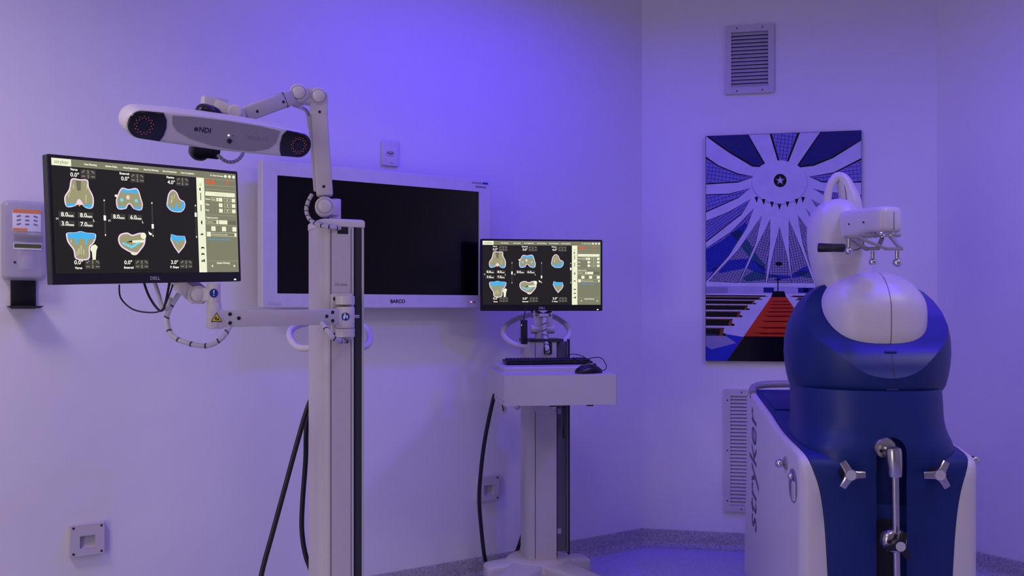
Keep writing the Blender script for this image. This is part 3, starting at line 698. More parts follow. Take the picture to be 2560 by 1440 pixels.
for z0_, z1_ in ((0.15, 1.155), (1.295, zc - .004)):
    for x in (-0.038, 0.0265):
        m = MB(); m.box((x, -CDp / 2 - 0.0002, (z0_ + z1_) / 2), (0.0016, 0.001, z1_ - z0_)); m.build('seam', 'dark_seam', ST, smooth=False)
m = MB(); co = [(x * 1.03, y * 1.03) for x, y in col_outline(CW, CDp, 0.045, False)]
m.loft([[Vector((x, y, zc)) for x, y in co], [Vector((x, y, zc + 0.016)) for x, y in co], [Vector((x, y, zc + .022)) for x, y in offset_poly(co, .003)], [Vector((x, y, zc + .025)) for x, y in offset_poly(co, .010)]]); m.build('cap', 'white_plastic', ST)
m = MB(); m.box((0.0, -CDp / 2 - 0.0006, zc - 0.012), (0.034, 0.002, 0.022), bev=0.0008); m.build('cable_port', 'black_matte', ST)
m = MB(); m.text('ITS-5000', XZ((-0.005, -CDp / 2 - 0.0004, 1.325)), 0.011, 0.0002); m.build('marking', 'letter_faint', ST, smooth=False)
# monitor bracket
yf = -CDp / 2
m = MB(); m.pillow(rrect(0.066, 0.145, 0.004, 3), (-0.0055, yf - 0.008, 1.225), (1, 0, 0), (0, 0, 1), (0, -1, 0), 0.016, 0.003); br = m.build('arm_bracket', 'white_plastic', ST)
for z in (1.276, 1.176):
    m = MB(); m.lathe([(0.030, -0.013), (0.030, 0.013), (0.020, 0.0135), (0.001, 0.0135)], (0.0, yf - 0.030, z), (0, 0, 1)); m.build('hinge_boss', 'white_plastic', br)
for x in (-0.029, 0.021):
    for z in (1.281, 1.170):
        m = MB(); m.cyl((x, yf - 0.0155, z), (x, yf - 0.019, z), 0.0058, seg=14); m.build('bolt', 'bolt', br)
hinge = Vector((0.0, yf - 0.036, 1.226))
hw = ST.matrix_basis if False else None
Mst = Matrix.Translation(ST.location) @ ST.rotation_euler.to_matrix().to_4x4()
# lower arm, world-space ends converted to the stand frame
a1 = hinge; a0 = ls(552, 797, 2.60)
d_ = (a0 - a1).normalized()
m = MB(); m.bar(a1 + d_ * 0.022, a0, 0.036, 0.047, bev=0.003); arm = m.build('lower_arm', 'white_metal', ST)
m = MB(); m.cyl(a1 + Vector((0, 0, -0.036)), a1 + Vector((0, 0, 0.030)), 0.028, bev=0.003)
m.bar(a1, a1 + d_ * 0.03, 0.04, 0.052, bev=0.003); kn = m.build('arm_knuckle', 'white_plastic', ST)
xs_, ys_, zs_ = frame_from(d_); side = Vector((-d_.y, d_.x, 0)).normalized()
tocam = (Mst.inverted() @ Vector((0, 0, EYE))) - a1; side = side if side.dot(tocam) > 0 else -side
def arm_pt(f, up, out): return a1 + (a0 - a1) * f + Vector((0, 0, up)) + side * out
for f, up in ((0.93, .012), (0.83, .001), (0.93, -.012), (0.115, .014), (0.155, 0.002), (0.115, -.012)) if False else ((0.95, .013), (0.885, .001), (0.95, -.012), (0.135, .014), (0.185, 0.002), (0.135, -.012)):
    m = MB(); m.cyl(arm_pt(f, up, 0.017), arm_pt(f, up, 0.0195), 0.0052, seg=14); m.build('bolt', 'black_matte', arm)
def decal(parent, name, mtl, c, n, ux, poly, off):
    uy = Vector(n).cross(Vector(ux)); m = MB(); m.prism(poly, Vector(c) + Vector(n) * off, ux, uy, Vector(n) * 0.0004); return m.build(name, mtl, parent, smooth=False)
# instruction disc on the knuckle
nk = tocam.normalized(); nk.z = 0; nk.normalize(); ux_ = Vector((-nk.y, nk.x, 0))
kc = a1 + nk * 0.0285
ds = decal(kn, 'sign_disc', 'sign_blue', kc, nk, ux_, EL(0, 0, 0.0125, 0.0125, 24), 0.0)
for px_, pz_, rx_, rz_ in ((-0.002, 0.007, .003, .003), (-0.004, -0.002, .003, .006), (0.005, -0.001, .002, .006), (0.001, 0.001, .003, .002)):
    decal(ds, 'figure', 'sign_white', kc, nk, ux_, EL(px_, pz_, rx_, rz_, 14), 0.0005)
m = MB(); m.cyl(a1 + Vector((0.028, 0.004, 0)), a1 + Vector((0.044, 0.0, 0)), 0.006, seg=14); m.build('release_pin', 'steel', ST)
# wrist block, upright and head of the lower arm
wtop = ls(540, 757, 2.585); wbot = ls(543, 818, 2.585)
m = MB(); m.bar(a0 - d_ * 0.004, a0 + d_ * 0.036, 0.038, 0.056, bev=0.005); m.cyl(Vector((a0.x, a0.y, 0)) + d_ * 0.02 * Vector((1, 1, 0)) + Vector((0, 0, wbot.z)), Vector((a0.x, a0.y, 0)) + d_ * 0.02 + Vector((0, 0, wtop.z)), 0.021, bev=0.002)
wr = m.build('wrist_block', 'white_plastic', ST)
wc = Vector((a0.x, a0.y, 0)) + Vector((d_.x, d_.y, 0)) * 0.02
tocam2 = (Mst.inverted() @ Vector((0, 0, EYE))) - a0; tocam2.z = 0; n2 = tocam2.normalized(); u2 = Vector((-n2.y, n2.x, 0))
cw = Vector((wc.x, wc.y, ls(543, 794, 2.57).z))
tri = [(0.0, 0.0135), (-0.0145, -0.0105), (0.0145, -0.0105)]
nb = side; ub = Vector((-nb.y, nb.x, 0))
cs = Vector((wc.x, wc.y, cw.z)) + nb * 0.021
dg_ = decal(wr, 'warning_sign', 'black_matte', cs, nb, ub, [(x * 1.12, y * 1.12) for x, y in tri], 0.0004)
decal(dg_, 'sign_face', 'sign_yellow', cs, nb, ub, [(x * .92, y * .92 - .0002) for x, y in tri], 0.0007)
for px_, pz_, rx_, rz_ in ((-0.0025, -0.002, .0022, .0045), (0.003, -0.006, .0035, .0016), (0.0045, -0.003, .0012, .0028)):
    decal(dg_, 'pictogram', 'black_matte', cs, nb, ub, EL(px_, pz_, rx_, rz_, 12), 0.0011)
zt = ls(535, 708, 2.57).z; ze = ls(535, 766, 2.57).z
m = MB(); m.cyl(Vector((wc.x, wc.y, ze)), Vector((wc.x, wc.y, zt)), 0.0185, bev=0.002); up_ = m.build('upright', 'white_plastic', ST)
cs = Vector((wc.x, wc.y, ls(536, 733, 2.57).z)) + n2 * 0.0185
ds = decal(up_, 'sign_disc', 'sign_blue', cs, n2, u2, EL(0, 0, 0.0115, 0.0125, 24), 0.0006)
decal(ds, 'exclamation_bar', 'sign_white', cs, n2, u2, [(-.0018, .0085), (-.0012, -.002), (.0012, -.002), (.0018, .0085)], 0.0011)
decal(ds, 'exclamation_dot', 'sign_white', cs, n2, u2, EL(0, -0.0062, .0017, .0017, 12), 0.0011)
hd0 = Vector((wc.x, wc.y, ls(510, 735, 2.57).z)); hd1 = ls(452, 702, 2.66)
kj = ls(495, 737, 2.60)
m = MB(); m.bar(hd0, kj, 0.034, 0.04, bev=0.006); m.bar(kj, hd1, 0.046, 0.05, bev=0.008, ext=0.014)
m.build('head_link', 'white_plastic', ST)
nj = (Mst.inverted() @ Vector((0, 0, EYE)) - kj).normalized(); nj.z *= 0.2; nj.normalize()
m = MB(); m.lathe([(0.026, -0.02), (0.026, 0.020), (0.024, 0.024), (0.0225, 0.024), (0.022, 0.022), (0.0185, 0.022), (0.018, 0.027), (0.014, 0.030), (0.001, 0.0305)], kj, nj); m.build('joint_cap', 'white_plastic', ST)
mback = Mst.inverted() @ (mc + Matrix.Rotation(mon_rz, 3, 'Z') @ Vector((0, 0.070, -0.02)))
m = MB(); m.bar(hd1, mback, 0.05, 0.05, bev=0.006); m.box(mback, (0.07, 0.03, 0.1), rot=(0, 0, mon_rz - math.radians(24)), bev=0.004); m.build('tilt_mount', 'light_grey', ST)
# cables of the lower arm
hose(ST, [ls(447, 735, 2.57), ls(425, 770, 2.55), ls(417, 800, 2.54), ls(430, 838, 2.54), ls(470, 858, 2.54), ls(520, 864, 2.55), ls(555, 845, 2.57), ls(573, 818, 2.60)], 0.0072)
hose(ST, [ls(803, 806, 2.78), ls(818, 826, 2.755), ls(836, 846, 2.76), ls(852, 853, 2.80), ls(862, 852, 2.87)], 0.0078)
m = MB(); m.box((0.002, yf - 0.0006, ls(860, 853, 2.85).z), (0.030, 0.002, 0.015), bev=0.0008); m.build('cable_port', 'black_matte', ST)
for pts, r in (([ls(298, 712, 2.5), ls(302, 745, 2.53), ls(330, 772, 2.53), ls(370, 781, 2.53), ls(404, 775, 2.53), ls(422, 740, 2.53), ls(432, 712, 2.54)], 0.0022),
               ([ls(358, 700, 2.5), ls(370, 735, 2.52), ls(388, 765, 2.53), ls(404, 777, 2.53), ls(414, 755, 2.53), ls(424, 705, 2.54)], 0.0032),
               ):
    m = MB(); m.tube(spline(pts, 8), r, 8); m.build('cable', 'black_matte', ST)
m = MB(); m.tube(spline([ls(386, 705, 2.53), ls(396, 735, 2.54), ls(405, 765, 2.54), ls(418, 770, 2.54), ls(425, 745, 2.56)], 8), 0.0058, 10); m.build('cable', 'light_grey', ST)
# upper arm
pj = ls(812, 518, 2.93); ej = ls(797, 246, 2.93); fj = ls(747, 237, 2.90); wj = ls(606, 288, 2.76)
nc = (Mst.inverted() @ Vector((0, 0, EYE)) - ej); nc.z = 0; nc.normalize(); ur = Vector((-nc.y, nc.x, 0))
post = ls(838, 520, 2.97)
m = MB(); m.cyl(Vector((post.x, post.y, zc + .018)), Vector((post.x, post.y, ls(838, 498, 2.97).z)), 0.0185, bev=0.002); m.bar(Vector((post.x, post.y, pj.z)), pj, 0.05, 0.05, bev=0.006); m.build('swivel_post', 'white_plastic', ST)
m = MB(); m.bar(pj + Vector((0, 0, 0.035)), ej - Vector((0, 0, 0.035)), 0.052, 0.05, bev=0.007, up=nc); ul = m.build('upper_link', 'white_metal', ST)
m = MB(); m.bar(pj + Vector((0, 0, 0.05)) - ur * 0.029, ej - Vector((0, 0, 0.06)) - ur * 0.029, 0.012, 0.03, bev=0.003, up=nc); m.build('cable_channel', 'light_grey', ul)
for f in (0.18, 0.86):
    p = pj + (ej - pj) * f + nc * 0.0255; m = MB(); m.cyl(p - nc * .002, p + nc * .001, 0.0046, seg=14); m.build('bolt', 'black_matte', ul)
def joint(c, r, nm='joint', th=0.062):
    m = MB(); m.lathe([(r, -th / 2), (r, th / 2 - .004), (r - .004, th / 2), (r * .80, th / 2), (r * .78, th / 2 - .002), (r * .70, th / 2 - .002), (r * .68, th / 2 + .006), (r * .5, th / 2 + .010), (.001, th / 2 + .0105)], c, nc)
    return m.build(nm, 'white_plastic', ST)
joint(pj, 0.031); joint(ej, 0.029); joint(fj, 0.029)
m = MB(); m.bar(ej, fj, 0.046, 0.05, bev=0.006); m.bar(ej, ej - Vector((0, 0, .06)), 0.056, 0.054, bev=0.008, up=nc); m.build('elbow_block', 'white_plastic', ST)
dfa = (wj - fj).normalized()
m = MB(); m.bar(fj + dfa * 0.03, wj, 0.05, 0.046, bev=0.008); fa = m.build('forearm_link', 'white_metal', ST)
m = MB(); m.bar(fj + dfa * 0.068, fj + dfa * 0.0705, 0.0515, 0.0475, bev=0.007); m.build('seam', 'dark_seam', fa)
sfa = dfa.cross(Vector((0, 0, 1))).normalized(); sfa = sfa if sfa.dot(nc) > 0 else -sfa
for f in (0.36, 0.82):
    p = fj + (wj - fj) * f + sfa * 0.025 - Vector((0, 0, 0.004)); m = MB(); m.cyl(p - sfa * .002, p + sfa * .001, 0.0046, seg=14); m.build('bolt', 'black_matte', fa)
m = MB(); m.lathe([(.021, -.03), (.021, .028), (.017, .032), (.001, .033)], ls(590, 284, 2.74), nc); m.bar(ls(590, 284, 2.74), wj, 0.04, 0.036, bev=0.006); m.build('wrist_joint', 'white_plastic', ST)
m = MB(); m.bar(ls(536, 262, 2.74), ls(590, 282, 2.76), 0.03, 0.032, bev=0.004); m.box(ls(536, 272, 2.755), (0.074, 0.03, 0.066), rot=(0, 0, math.radians(17)), bev=0.003); m.build('camera_mount', 'white_plastic', ST)
m = MB(); m.tube(spline([ls(732, 262, 2.95), ls(750, 268, 2.96), ls(768, 280, 2.95), ls(774, 320, 2.95)], 8), 0.006, 10); m.build('cable', 'light_grey', ST)
hose(ST, [ls(780, 486, 2.93), ls(770, 505, 2.92), ls(766, 528, 2.90), ls(776, 550, 2.87), ls(800, 563, 2.85), ls(830, 568, 2.85), ls(850, 571, 2.875)], 0.0065, step=0.022)
hose(ST, [ls(545, 388, 2.66), ls(562, 402, 2.68), ls(582, 405, 2.70), ls(600, 395, 2.72), ls(608, 375, 2.74), ls(604, 330, 2.76)], 0.0052, step=0.010, wt=.0012, wrap='grey_plastic')
# push handle ring behind the column
hp = [ls(790, 868, 3.02), ls(750, 870, 3.05), ls(728, 850, 3.09), ls(726, 828, 3.14), ls(750, 812, 3.20), ls(800, 804, 3.26), ls(860, 804, 3.28), ls(905, 814, 3.24), ls(924, 836, 3.17), ls(918, 862, 3.10), ls(890, 872, 3.06), ls(860, 872, 3.04)]
m = MB(); m.tube(spline(hp, 6), 0.0115, 12); m.build('push_handle', 'white_plastic', ST)
# heavy black cables down the back
for pts in ([ls(785, 985, 3.06), ls(768, 1022, 3.06), ls(742, 1110, 3.05), ls(712, 1220, 3.03), ls(682, 1330, 3.0), ls(655, 1430, 2.97), ls(630, 1560, 2.95), ls(600, 1700, 2.95)],
            [ls(785, 1000, 3.10), ls(767, 1060, 3.10), ls(764, 1150, 3.10), ls(756, 1260, 3.10), ls(755, 1330, 3.10), ls(766, 1395, 3.10), ls(790, 1450, 3.10)]):
    m = MB(); m.tube(spline(pts, 8), 0.0085, 12); m.build('power_cable', 'black_rubber', ST)

# ------------------------------------------------------------------ tracking camera
lc = at(357, 310, 2.45); rc = at(743, 362, 2.75); tc_ = (lc + rc) / 2
trz = math.atan2((rc - lc).y, (rc - lc).x)
TCM = Matrix.Rotation(trz, 4, 'Z') @ Matrix.Rotation(math.radians(24), 4, 'X')
TC = thing('tracking_camera', 'long white optical tracking camera with black lens ends on the upper stand arm', 'camera', tc_, TCM.to_euler())
hl = (rc - lc).length / 2 + 0.046
body = []
for k in range(13):
    a = PI / 2 + PI * k / 12; body.append((-hl + 0.040 + 0.040 * math.cos(a), 0.040 * math.sin(a)))
body += [(-0.16, -0.043), (0, -0.046), (0.16, -0.043)]
for k in range(13):
    a = -PI / 2 + PI * k / 12; body.append((hl - 0.040 + 0.040 * math.cos(a), 0.040 * math.sin(a)))
body += [(0.16, 0.045), (0.06, 0.048), (-0.06, 0.048), (-0.16, 0.045)]
m = MB(); m.pillow(body, (0, 0.03, 0), (1, 0, 0), (0, 0, 1), (0, -1, 0), 0.075, 0.012); m.build('housing', 'white_plastic', TC)
pan = [(-0.156, 0.036), (-0.152, 0.012), (-0.138, -0.004), (-0.10, -0.020), (-0.04, -0.032), (0.03, -0.037), (0.09, -0.035), (0.135, -0.022), (0.154, -0.002), (0.160, 0.034), (0.10, 0.041), (0, 0.043), (-0.10, 0.041)]
m = MB(); m.prism(pan, (0, -0.0074, 0), (1, 0, 0), (0, 0, 1), (0, -0.0022, 0)); m.build('front_panel', 'grey_plastic', TC, smooth=False, label='grey oval front panel')
m = MB(); m.text('NDI', XZ((-0.062, -0.0098, 0.008)), 0.020, 0.0002, bold=0.0006); m.prism(EL(-0.087, 0.008, .0058, .0058, 20), (0, -0.0098, 0), (1, 0, 0), (0, 0, 1), (0, -0.0003, 0)); m.build('logo', 'letter_dark', TC, smooth=False)
m = MB(); m.text('VEGA ST', XZ((0.095, -0.0098, 0.004)), 0.017, 0.0002); m.build('marking', 'letter_faint', TC, smooth=False)
m = MB(); m.lathe([(.0068, 0), (.0068, .003), (.0045, .003), (.004, .001), (.001, .001)], (0.013, -0.0095, -0.013), (0, -1, 0)); m.build('laser_port', 'letter_dark', TC)
m = MB(); m.cyl((0.008, -0.0095, 0.003), (0.008, -0.0108, 0.003), .0022, seg=12); m.build('indicator', 'standby_led', TC)
m = MB(); m.cyl((0.022, -0.0095, 0.003), (0.022, -0.0105, 0.003), .0018, seg=12); m.build('indicator', 'letter_dark', TC)
glow('ir_led', (190, 92, 70), 1.0)
for sg in (-1, 1):
    ew = []
    for k in range(13):
        a = PI / 2 + PI * k / 12; ew.append((-hl + 0.042 + 0.0375 * math.cos(a), 0.0375 * math.sin(a)))
    ew += [(-0.180, -0.039), (-0.171, -0.022), (-0.167, 0.0), (-0.169, 0.022), (-0.180, 0.040)]
    ew = [(x * -sg, z) for x, z in ew]
    m = MB(); m.pillow(ew, (0, -0.0045, 0), (1, 0, 0), (0, 0, 1), (0, -1, 0), 0.012, 0.004, 3); lw = m.build('lens_window', 'black_gloss', TC, label='glossy black lens window with ring of red lights')
    cx_ = sg * ((rc - lc).length / 2)
    m = MB(); m.lathe([(.014, 0), (.014, .0012), (.001, .0012)], (cx_, -0.0105, 0), (0, -1, 0)); m.build('lens', 'black_gloss', lw)
    m = MB()
    for k in range(13):
        a = 2 * PI * k / 13
        for r_, da in ((0.0192, 0), (0.0243, PI / 13)):
            m.cyl((cx_ + r_ * math.cos(a + da), -0.0103, r_ * math.sin(a + da)), (cx_ + r_ * math.cos(a + da), -0.0112, r_ * math.sin(a + da)), 0.0011, seg=6)
    m.build('led_ring', 'ir_led', lw, smooth=False)['kind'] = 'stuff'
m = MB(); gp = rrect(0.056, 0.165, 0.024, 6)
m.pillow(gp, (-0.026, 0.092, -0.022), (1, 0, 0), (0, 0, 1), (0, -1, 0), 0.042, 0.014); m.box((0.004, 0.085, -0.065), (0.052, 0.03, 0.055), bev=0.006); m.lathe([(.026, -.02), (.026, .006), (.020, .012), (.001, .014)], (-0.002, 0.095, 0.030), (0, -1, 0)); m.build('grip', 'black_plastic', TC, label='black handle behind the housing')
m = MB(); m.box((-0.02, 0.073, 0.0), (0.08, 0.02, 0.05), bev=0.003); m.build('mount_plate', 'grey_plastic', TC)

# ------------------------------------------------------------------ keyboard cart
KC = thing('keyboard_cart', 'white wheeled medical cart with keyboard drawer, column and four-legged base beside the corner', 'cart', Vector(((1345 - 1280) / F * 4.10, 4.10, 0)), (0, 0, math.radians(9)))
lk = local(KC); kw, kd = 0.136, 0.17; zk = 1.105
wheeled_base(KC, [(-0.24, -0.02), (0.235, 0.05), (-0.30, -0.46), (0.26, -0.46)], 0.115)
m = MB(); m.prism(col_outline(kw, kd, 0.04, False), (0, 0, 0.145), (1, 0, 0), (0, 1, 0), (0, 0, zk - 0.145)); m.build('column', 'white_metal', KC, angle=30)
for x in (-0.028,):
    m = MB(); m.box((x, -kd / 2 - 0.0002, (zk + .15) / 2), (0.0022, 0.001, zk - .16)); m.build('seam', 'dark_seam', KC, smooth=False)
m = MB(); m.box((kw / 2 + 0.004, -0.055, (zk + .15) / 2), (0.008, 0.012, zk - .15)); m.build('edge_strip', 'black_matte', KC, smooth=False)
m = MB(); m.box((kw / 2 + 0.028, -0.030, (zk + .17) / 2), (0.056, 0.006, zk - .17), bev=.001); m.box((kw / 2 + 0.056, -0.042, (zk + .17) / 2), (0.008, 0.03, zk - .17), bev=.001); cc = m.build('cable_cover', 'channel_grey', KC, smooth=False, label='dark grey open cable cover')
m = MB(); m.box((kw / 2 + 0.061, -0.046, (zk + .17) / 2), (0.006, 0.032, zk - .15)); m.build('rubber_edge', 'black_matte', cc, smooth=False)
for z in (EYE - (1030 - HZ) / F * 4.05, EYE - (1332 - HZ) / F * 4.05):
    m = MB(); m.box((kw / 2 + 0.020, -0.0345, z), (0.020, 0.003, 0.024)); m.build('tape', 'tape', cc, smooth=False)
m = MB(); m.tube([lk(1409, 1015, 4.02), lk(1410, 1060, 4.02), lk(1409, 1072, 4.02)], [.003, .003, .003], 8); m.cyl(lk(1409, 1070, 4.02), lk(1409, 1096, 4.02), 0.0058, seg=12); m.build('cable_plug', 'black_matte', KC)
co = [(x * 1.04 + .012, y * 1.06) for x, y in col_outline(kw + .03, kd, 0.05, False)]
m = MB(); m.prism(co, (0, 0, zk), (1, 0, 0), (0, 1, 0), (0, 0, 0.012)); m.build('top_plate', 'dark_track', KC)
m = MB(); m.pillow(rrect(0.036, 0.060, 0.008, 3), (0.028, -kd / 2 - .0002, zk - 0.026), (1, 0, 0), (0, 0, 1), (0, -1, 0), 0.002, 0.0008, 2); m.build('cable_port', 'black_matte', KC)
# head
zh = EYE - (823 - HZ) / F * 4.05
m = MB(); m.cyl((0.018, 0, zk + .01), (0.018, 0, zk + .04), 0.032); m.build('swivel_neck', 'light_grey', KC)
m = MB(); m.cyl((-0.035, -0.01, zh), (0.072, -0.01, zh), 0.0205, bev=0.003); m.build('tilt_barrel', 'white_metal', KC)
m = MB(); m.box((0.018, -0.018, zh + 0.034), (0.084, 0.02, 0.098), bev=0.004); hb = m.build('head_bracket', 'white_metal', KC)
m = MB(); m.box((0.018, -0.040, zh + 0.062), (0.04, 0.02, 0.014), bev=0.002); m.build('clamp_bar', 'light_grey', hb)
for x in (-0.014, 0.05):
    m = MB(); m.cyl((x, -0.027, zh + 0.062), (x, -0.032, zh + 0.062), 0.0042, seg=12); m.build('bolt', 'bolt', hb)
for sg in (-1, 1):
    m = MB(); m.bar((0.018 + sg * 0.004, -0.034, zh + .066), (0.018 + sg * 0.036, -0.028, zh + 0.082), 0.010, 0.012); m.build('brace', 'black_matte', hb)
m = MB(); m.box((0.018, 0.045, zh + 0.066), (0.07, 0.110, 0.012), bev=.003); m.box((0.018, 0.094, EYE + .075), (0.07, 0.012, 0.23), bev=.003); m.box((0.018, 0.082, EYE + .157), (0.10, 0.014, 0.09), bev=.003); m.build('monitor_mount', 'light_grey', KC)
hose(KC, [(0.022, -0.048, zh + 0.05), (0.018, -0.054, zh + 0.02), (0.018, -0.058, zh - 0.02), (0.020, -0.075, zh - 0.05), (0.024, -kd / 2 - .014, zk - 0.035), (0.026, -kd / 2 + .0, zk - 0.048)], 0.0105, step=0.024)
pb = lk(1310, 830, 3.95)
m = MB(); m.box(pb, (0.024, 0.04, 0.104), bev=0.002); ps = m.build('power_brick', 'black_matte', KC)
m = MB(); m.tube(spline([pb + Vector((0, 0, .05)), pb + Vector((0.001, 0, .07)), pb + Vector((0.01, 0.02, .095)), pb + Vector((0.02, 0.06, .12))], 6), 0.0022, 8); m.build('lead', 'black_matte', ps)
m = MB(); m.cyl(pb + Vector((-.0135, -.012, 0.03)), pb + Vector((-.0118, -.012, 0.03)), .0016, seg=10); m.build('indicator', 'standby_led', ps)
hp = [lk(1318, 868, 4.05), lk(1285, 860, 4.08), lk(1262, 842, 4.12), lk(1259, 822, 4.18), lk(1282, 802, 4.24), lk(1320, 788, 4.28), lk(1350, 785, 4.29), lk(1385, 792, 4.27), lk(1415, 812, 4.22), lk(1424, 832, 4.16), lk(1412, 852, 4.12), lk(1385, 866, 4.10)]
m = MB(); m.tube(spline(hp, 6), 0.0125, 12); m.build('push_handle', 'white_plastic', KC)
# drawer unit
DW, Df, Db_, Z0, Z1 = 0.455, -0.50, -0.02, 0.871, 0.990
fr = [(-DW / 2, Db_), (-DW / 2, Df + .006), (-DW / 2 + .006, Df)] + [(-DW / 2 + .006 + (DW - .012) * k / 8, Df - 0.012 * math.sin(PI * k / 8)) for k in range(1, 8)] + [(DW / 2 - .006, Df), (DW / 2, Df + .006), (DW / 2, Db_)]
m = MB(); m.prism(fr, (0, 0, Z0), (1, 0, 0), (0, 1, 0), (0, 0, Z1 - Z0)); dr = m.build('drawer_unit', 'white_metal', KC, angle=25)
for k in range(3):
    m = MB(); m.cyl((-DW / 2 + .001, Df + .03 + k * .09, Z0 + .015), (-DW / 2 - .002, Df + .03 + k * .09, Z0 + .015), .0035, seg=10); m.build('screw', 'steel', dr)
for x in (0.0, 0.15):
    m = MB(); m.box((x - .03, Df + .02, Z0 - .003), (0.025, 0.02, 0.008), bev=.001); m.build('foot_pad', 'black_matte', dr)
pw = [(-0.205, -0.04), (-0.205, -0.32), (-0.20, -0.33), (0.180, -0.33), (0.185, -0.32), (0.19, -0.04)]
m = MB(); m.loft([[Vector((x, y, Z1)) for x, y in pw], [Vector((x, y, Z1 + .022 - (y + .04) * -0.02)) for x, y in pw], [Vector((x * .985, y * .99, Z1 + .026 - (y + .04) * -0.02)) for x, y in pw]]); m.build('keyboard_platform', 'white_metal', KC, angle=25)
m = MB(); m.prism([(-.062, Z0), (.062, Z0), (.036, Z0 - .078), (-.036, Z0 - .078)], (0.01, -0.13, 0), (1, 0, 0), (0, 0, 1), (0, 0.06, 0)); ub_ = m.build('drawer_support', 'light_grey', KC, smooth=False)
m = MB(); m.cyl((0.03, -.129, Z0 - .058), (0.03, -.134, Z0 - .058), .005, seg=12); m.build('bolt', 'steel', ub_)
m = MB(); m.tube(spline([(-.21, -.42, Z0 + .006), (-.2, -.4, Z0 - .008), (-.1, -.36, Z0 - .008), (-.04, -.2, Z0 - .01)], 6), .003, 8); m.build('hook_rail', 'black_matte', KC)
m = MB(); m.cyl(lk(1257, 1025, 3.70), lk(1257, 1025, 3.712), .0165, seg=20, bev=.002); rd = m.build('round_tag', 'light_grey', KC)
m = MB(); m.cyl(lk(1258, 1019, 3.698), lk(1258, 1028, 3.698), .0022, seg=8); m.build('tag_slot', 'dark_seam', rd)
m = MB(); m.tube([lk(1253, 1004, 3.70), lk(1256, 1012, 3.70), lk(1257, 1022, 3.704)], .0025, 8); m.build('tag_hook', 'bolt', rd)
m = MB(); m.sphere(lk(1293, 1016, 3.80), .014); m.build('knob', 'steel', KC)
for pts in ([lk(1237, 985, 3.86), lk(1228, 1020, 3.86), lk(1212, 1100, 3.88), lk(1202, 1180, 3.92), lk(1198, 1250, 3.98), lk(1204, 1330, 4.05), lk(1213, 1400, 4.14), lk(1228, 1432, 4.20), lk(1256, 1432, 4.24), lk(1285, 1392, 4.24), lk(1302, 1350, 4.22), lk(1315, 1300, 4.20)],):
    m = MB(); m.tube(spline(pts, 8), 0.0088, 12); m.build('power_cable', 'black_rubber', KC)

# ------------------------------------------------------------------ keyboard and mouse
kb_c = Mk = (Matrix.Translation(KC.location) @ KC.rotation_euler.to_matrix().to_4x4())
kp = Mk @ Vector((0.01, -0.16, Z1 + 0.0285))
KB = thing('keyboard', 'black computer keyboard on the white cart platform beside the mouse', 'keyboard', kp, (math.radians(1.2), 0, math.radians(9)))
KWd, KDp = 0.375, 0.125
m = MB(); m.loft([[Vector((x, y, 0)) for x, y in rrect(KWd, KDp, .006, 3)], [Vector((x, y, .009 + y * .03)) for x, y in rrect(KWd, KDp, .006, 3)], [Vector((x, y, .011 + y * .03)) for x, y in rrect(KWd - .006, KDp - .006, .006, 3)]]); m.build('body', 'black_plastic', KB)
m = MB()
for r_ in range(6):
    x = -KWd / 2 + .012
    y = KDp / 2 - .016 - r_ * .0188
    while x < KWd / 2 - .014:
        wk = 0.0160
        if r_ == 5 and 0.05 < x + KWd / 2 < .16: wk = .10
        if abs(x - .055) < .005 or abs(x - .108) < .005: x += .006
        m.box((x + wk / 2, y, .0135 + y * .03), (wk - .0018, .0160, .005), bev=.0016, seg=1); x += wk
m.build('keys', 'black_matte', KB, smooth=False)['kind'] = 'stuff'
m = MB(); m.tube(spline([Vector((0.10, KDp / 2 - .005, .008)), Vector((.105, KDp / 2 + .012, .022)), Vector((.13, KDp / 2 + .016, .030)), Vector((.165, KDp / 2 - .005, .024)), Vector((.185, KDp / 2 - .02, .012)), Vector((.20, KDp / 2 - .01, .006))], 8), .0018, 8); m.build('cable', 'black_matte', KB)
mp = Mk @ Vector((0.128, -0.425, Z1))
MS = thing('mouse', 'black computer mouse on the white cart drawer beside the keyboard', 'mouse', mp, (0, 0, math.radians(-55)))
ms = []
for k, (y, hw, zt) in enumerate(((-.058, .012, .010), (-.052, .024, .022), (-.03, .031, .034), (0, .032, .039), (.03, .030, .033), (.05, .026, .022), (.058, .016, .012))):
    ms.append([Vector((hw * math.cos(a) * 1.0, y, max(0.001, zt * max(0, math.sin(a)) ** .7 if math.sin(a) > 0 else 0.001))) for a in [PI * j / 14 for j in range(15)]])
m = MB(); m.loft(ms, ring_closed=True); m.build('shell', 'black_plastic', MS)
m = MB(); m.cyl((-.003, .03, .030), (.003, .03, .030), .009, seg=14); m.build('scroll_wheel', 'dark_track', MS)
m = MB(); m.tube(spline([(0, .056, .008), (0.0, .085, .010), (-.03, .12, .026), (-.08, .13, .055), (-.12, .10, .050), (-.15, .07, .034)], 8), .0018, 8); m.build('cable', 'black_matte', MS)

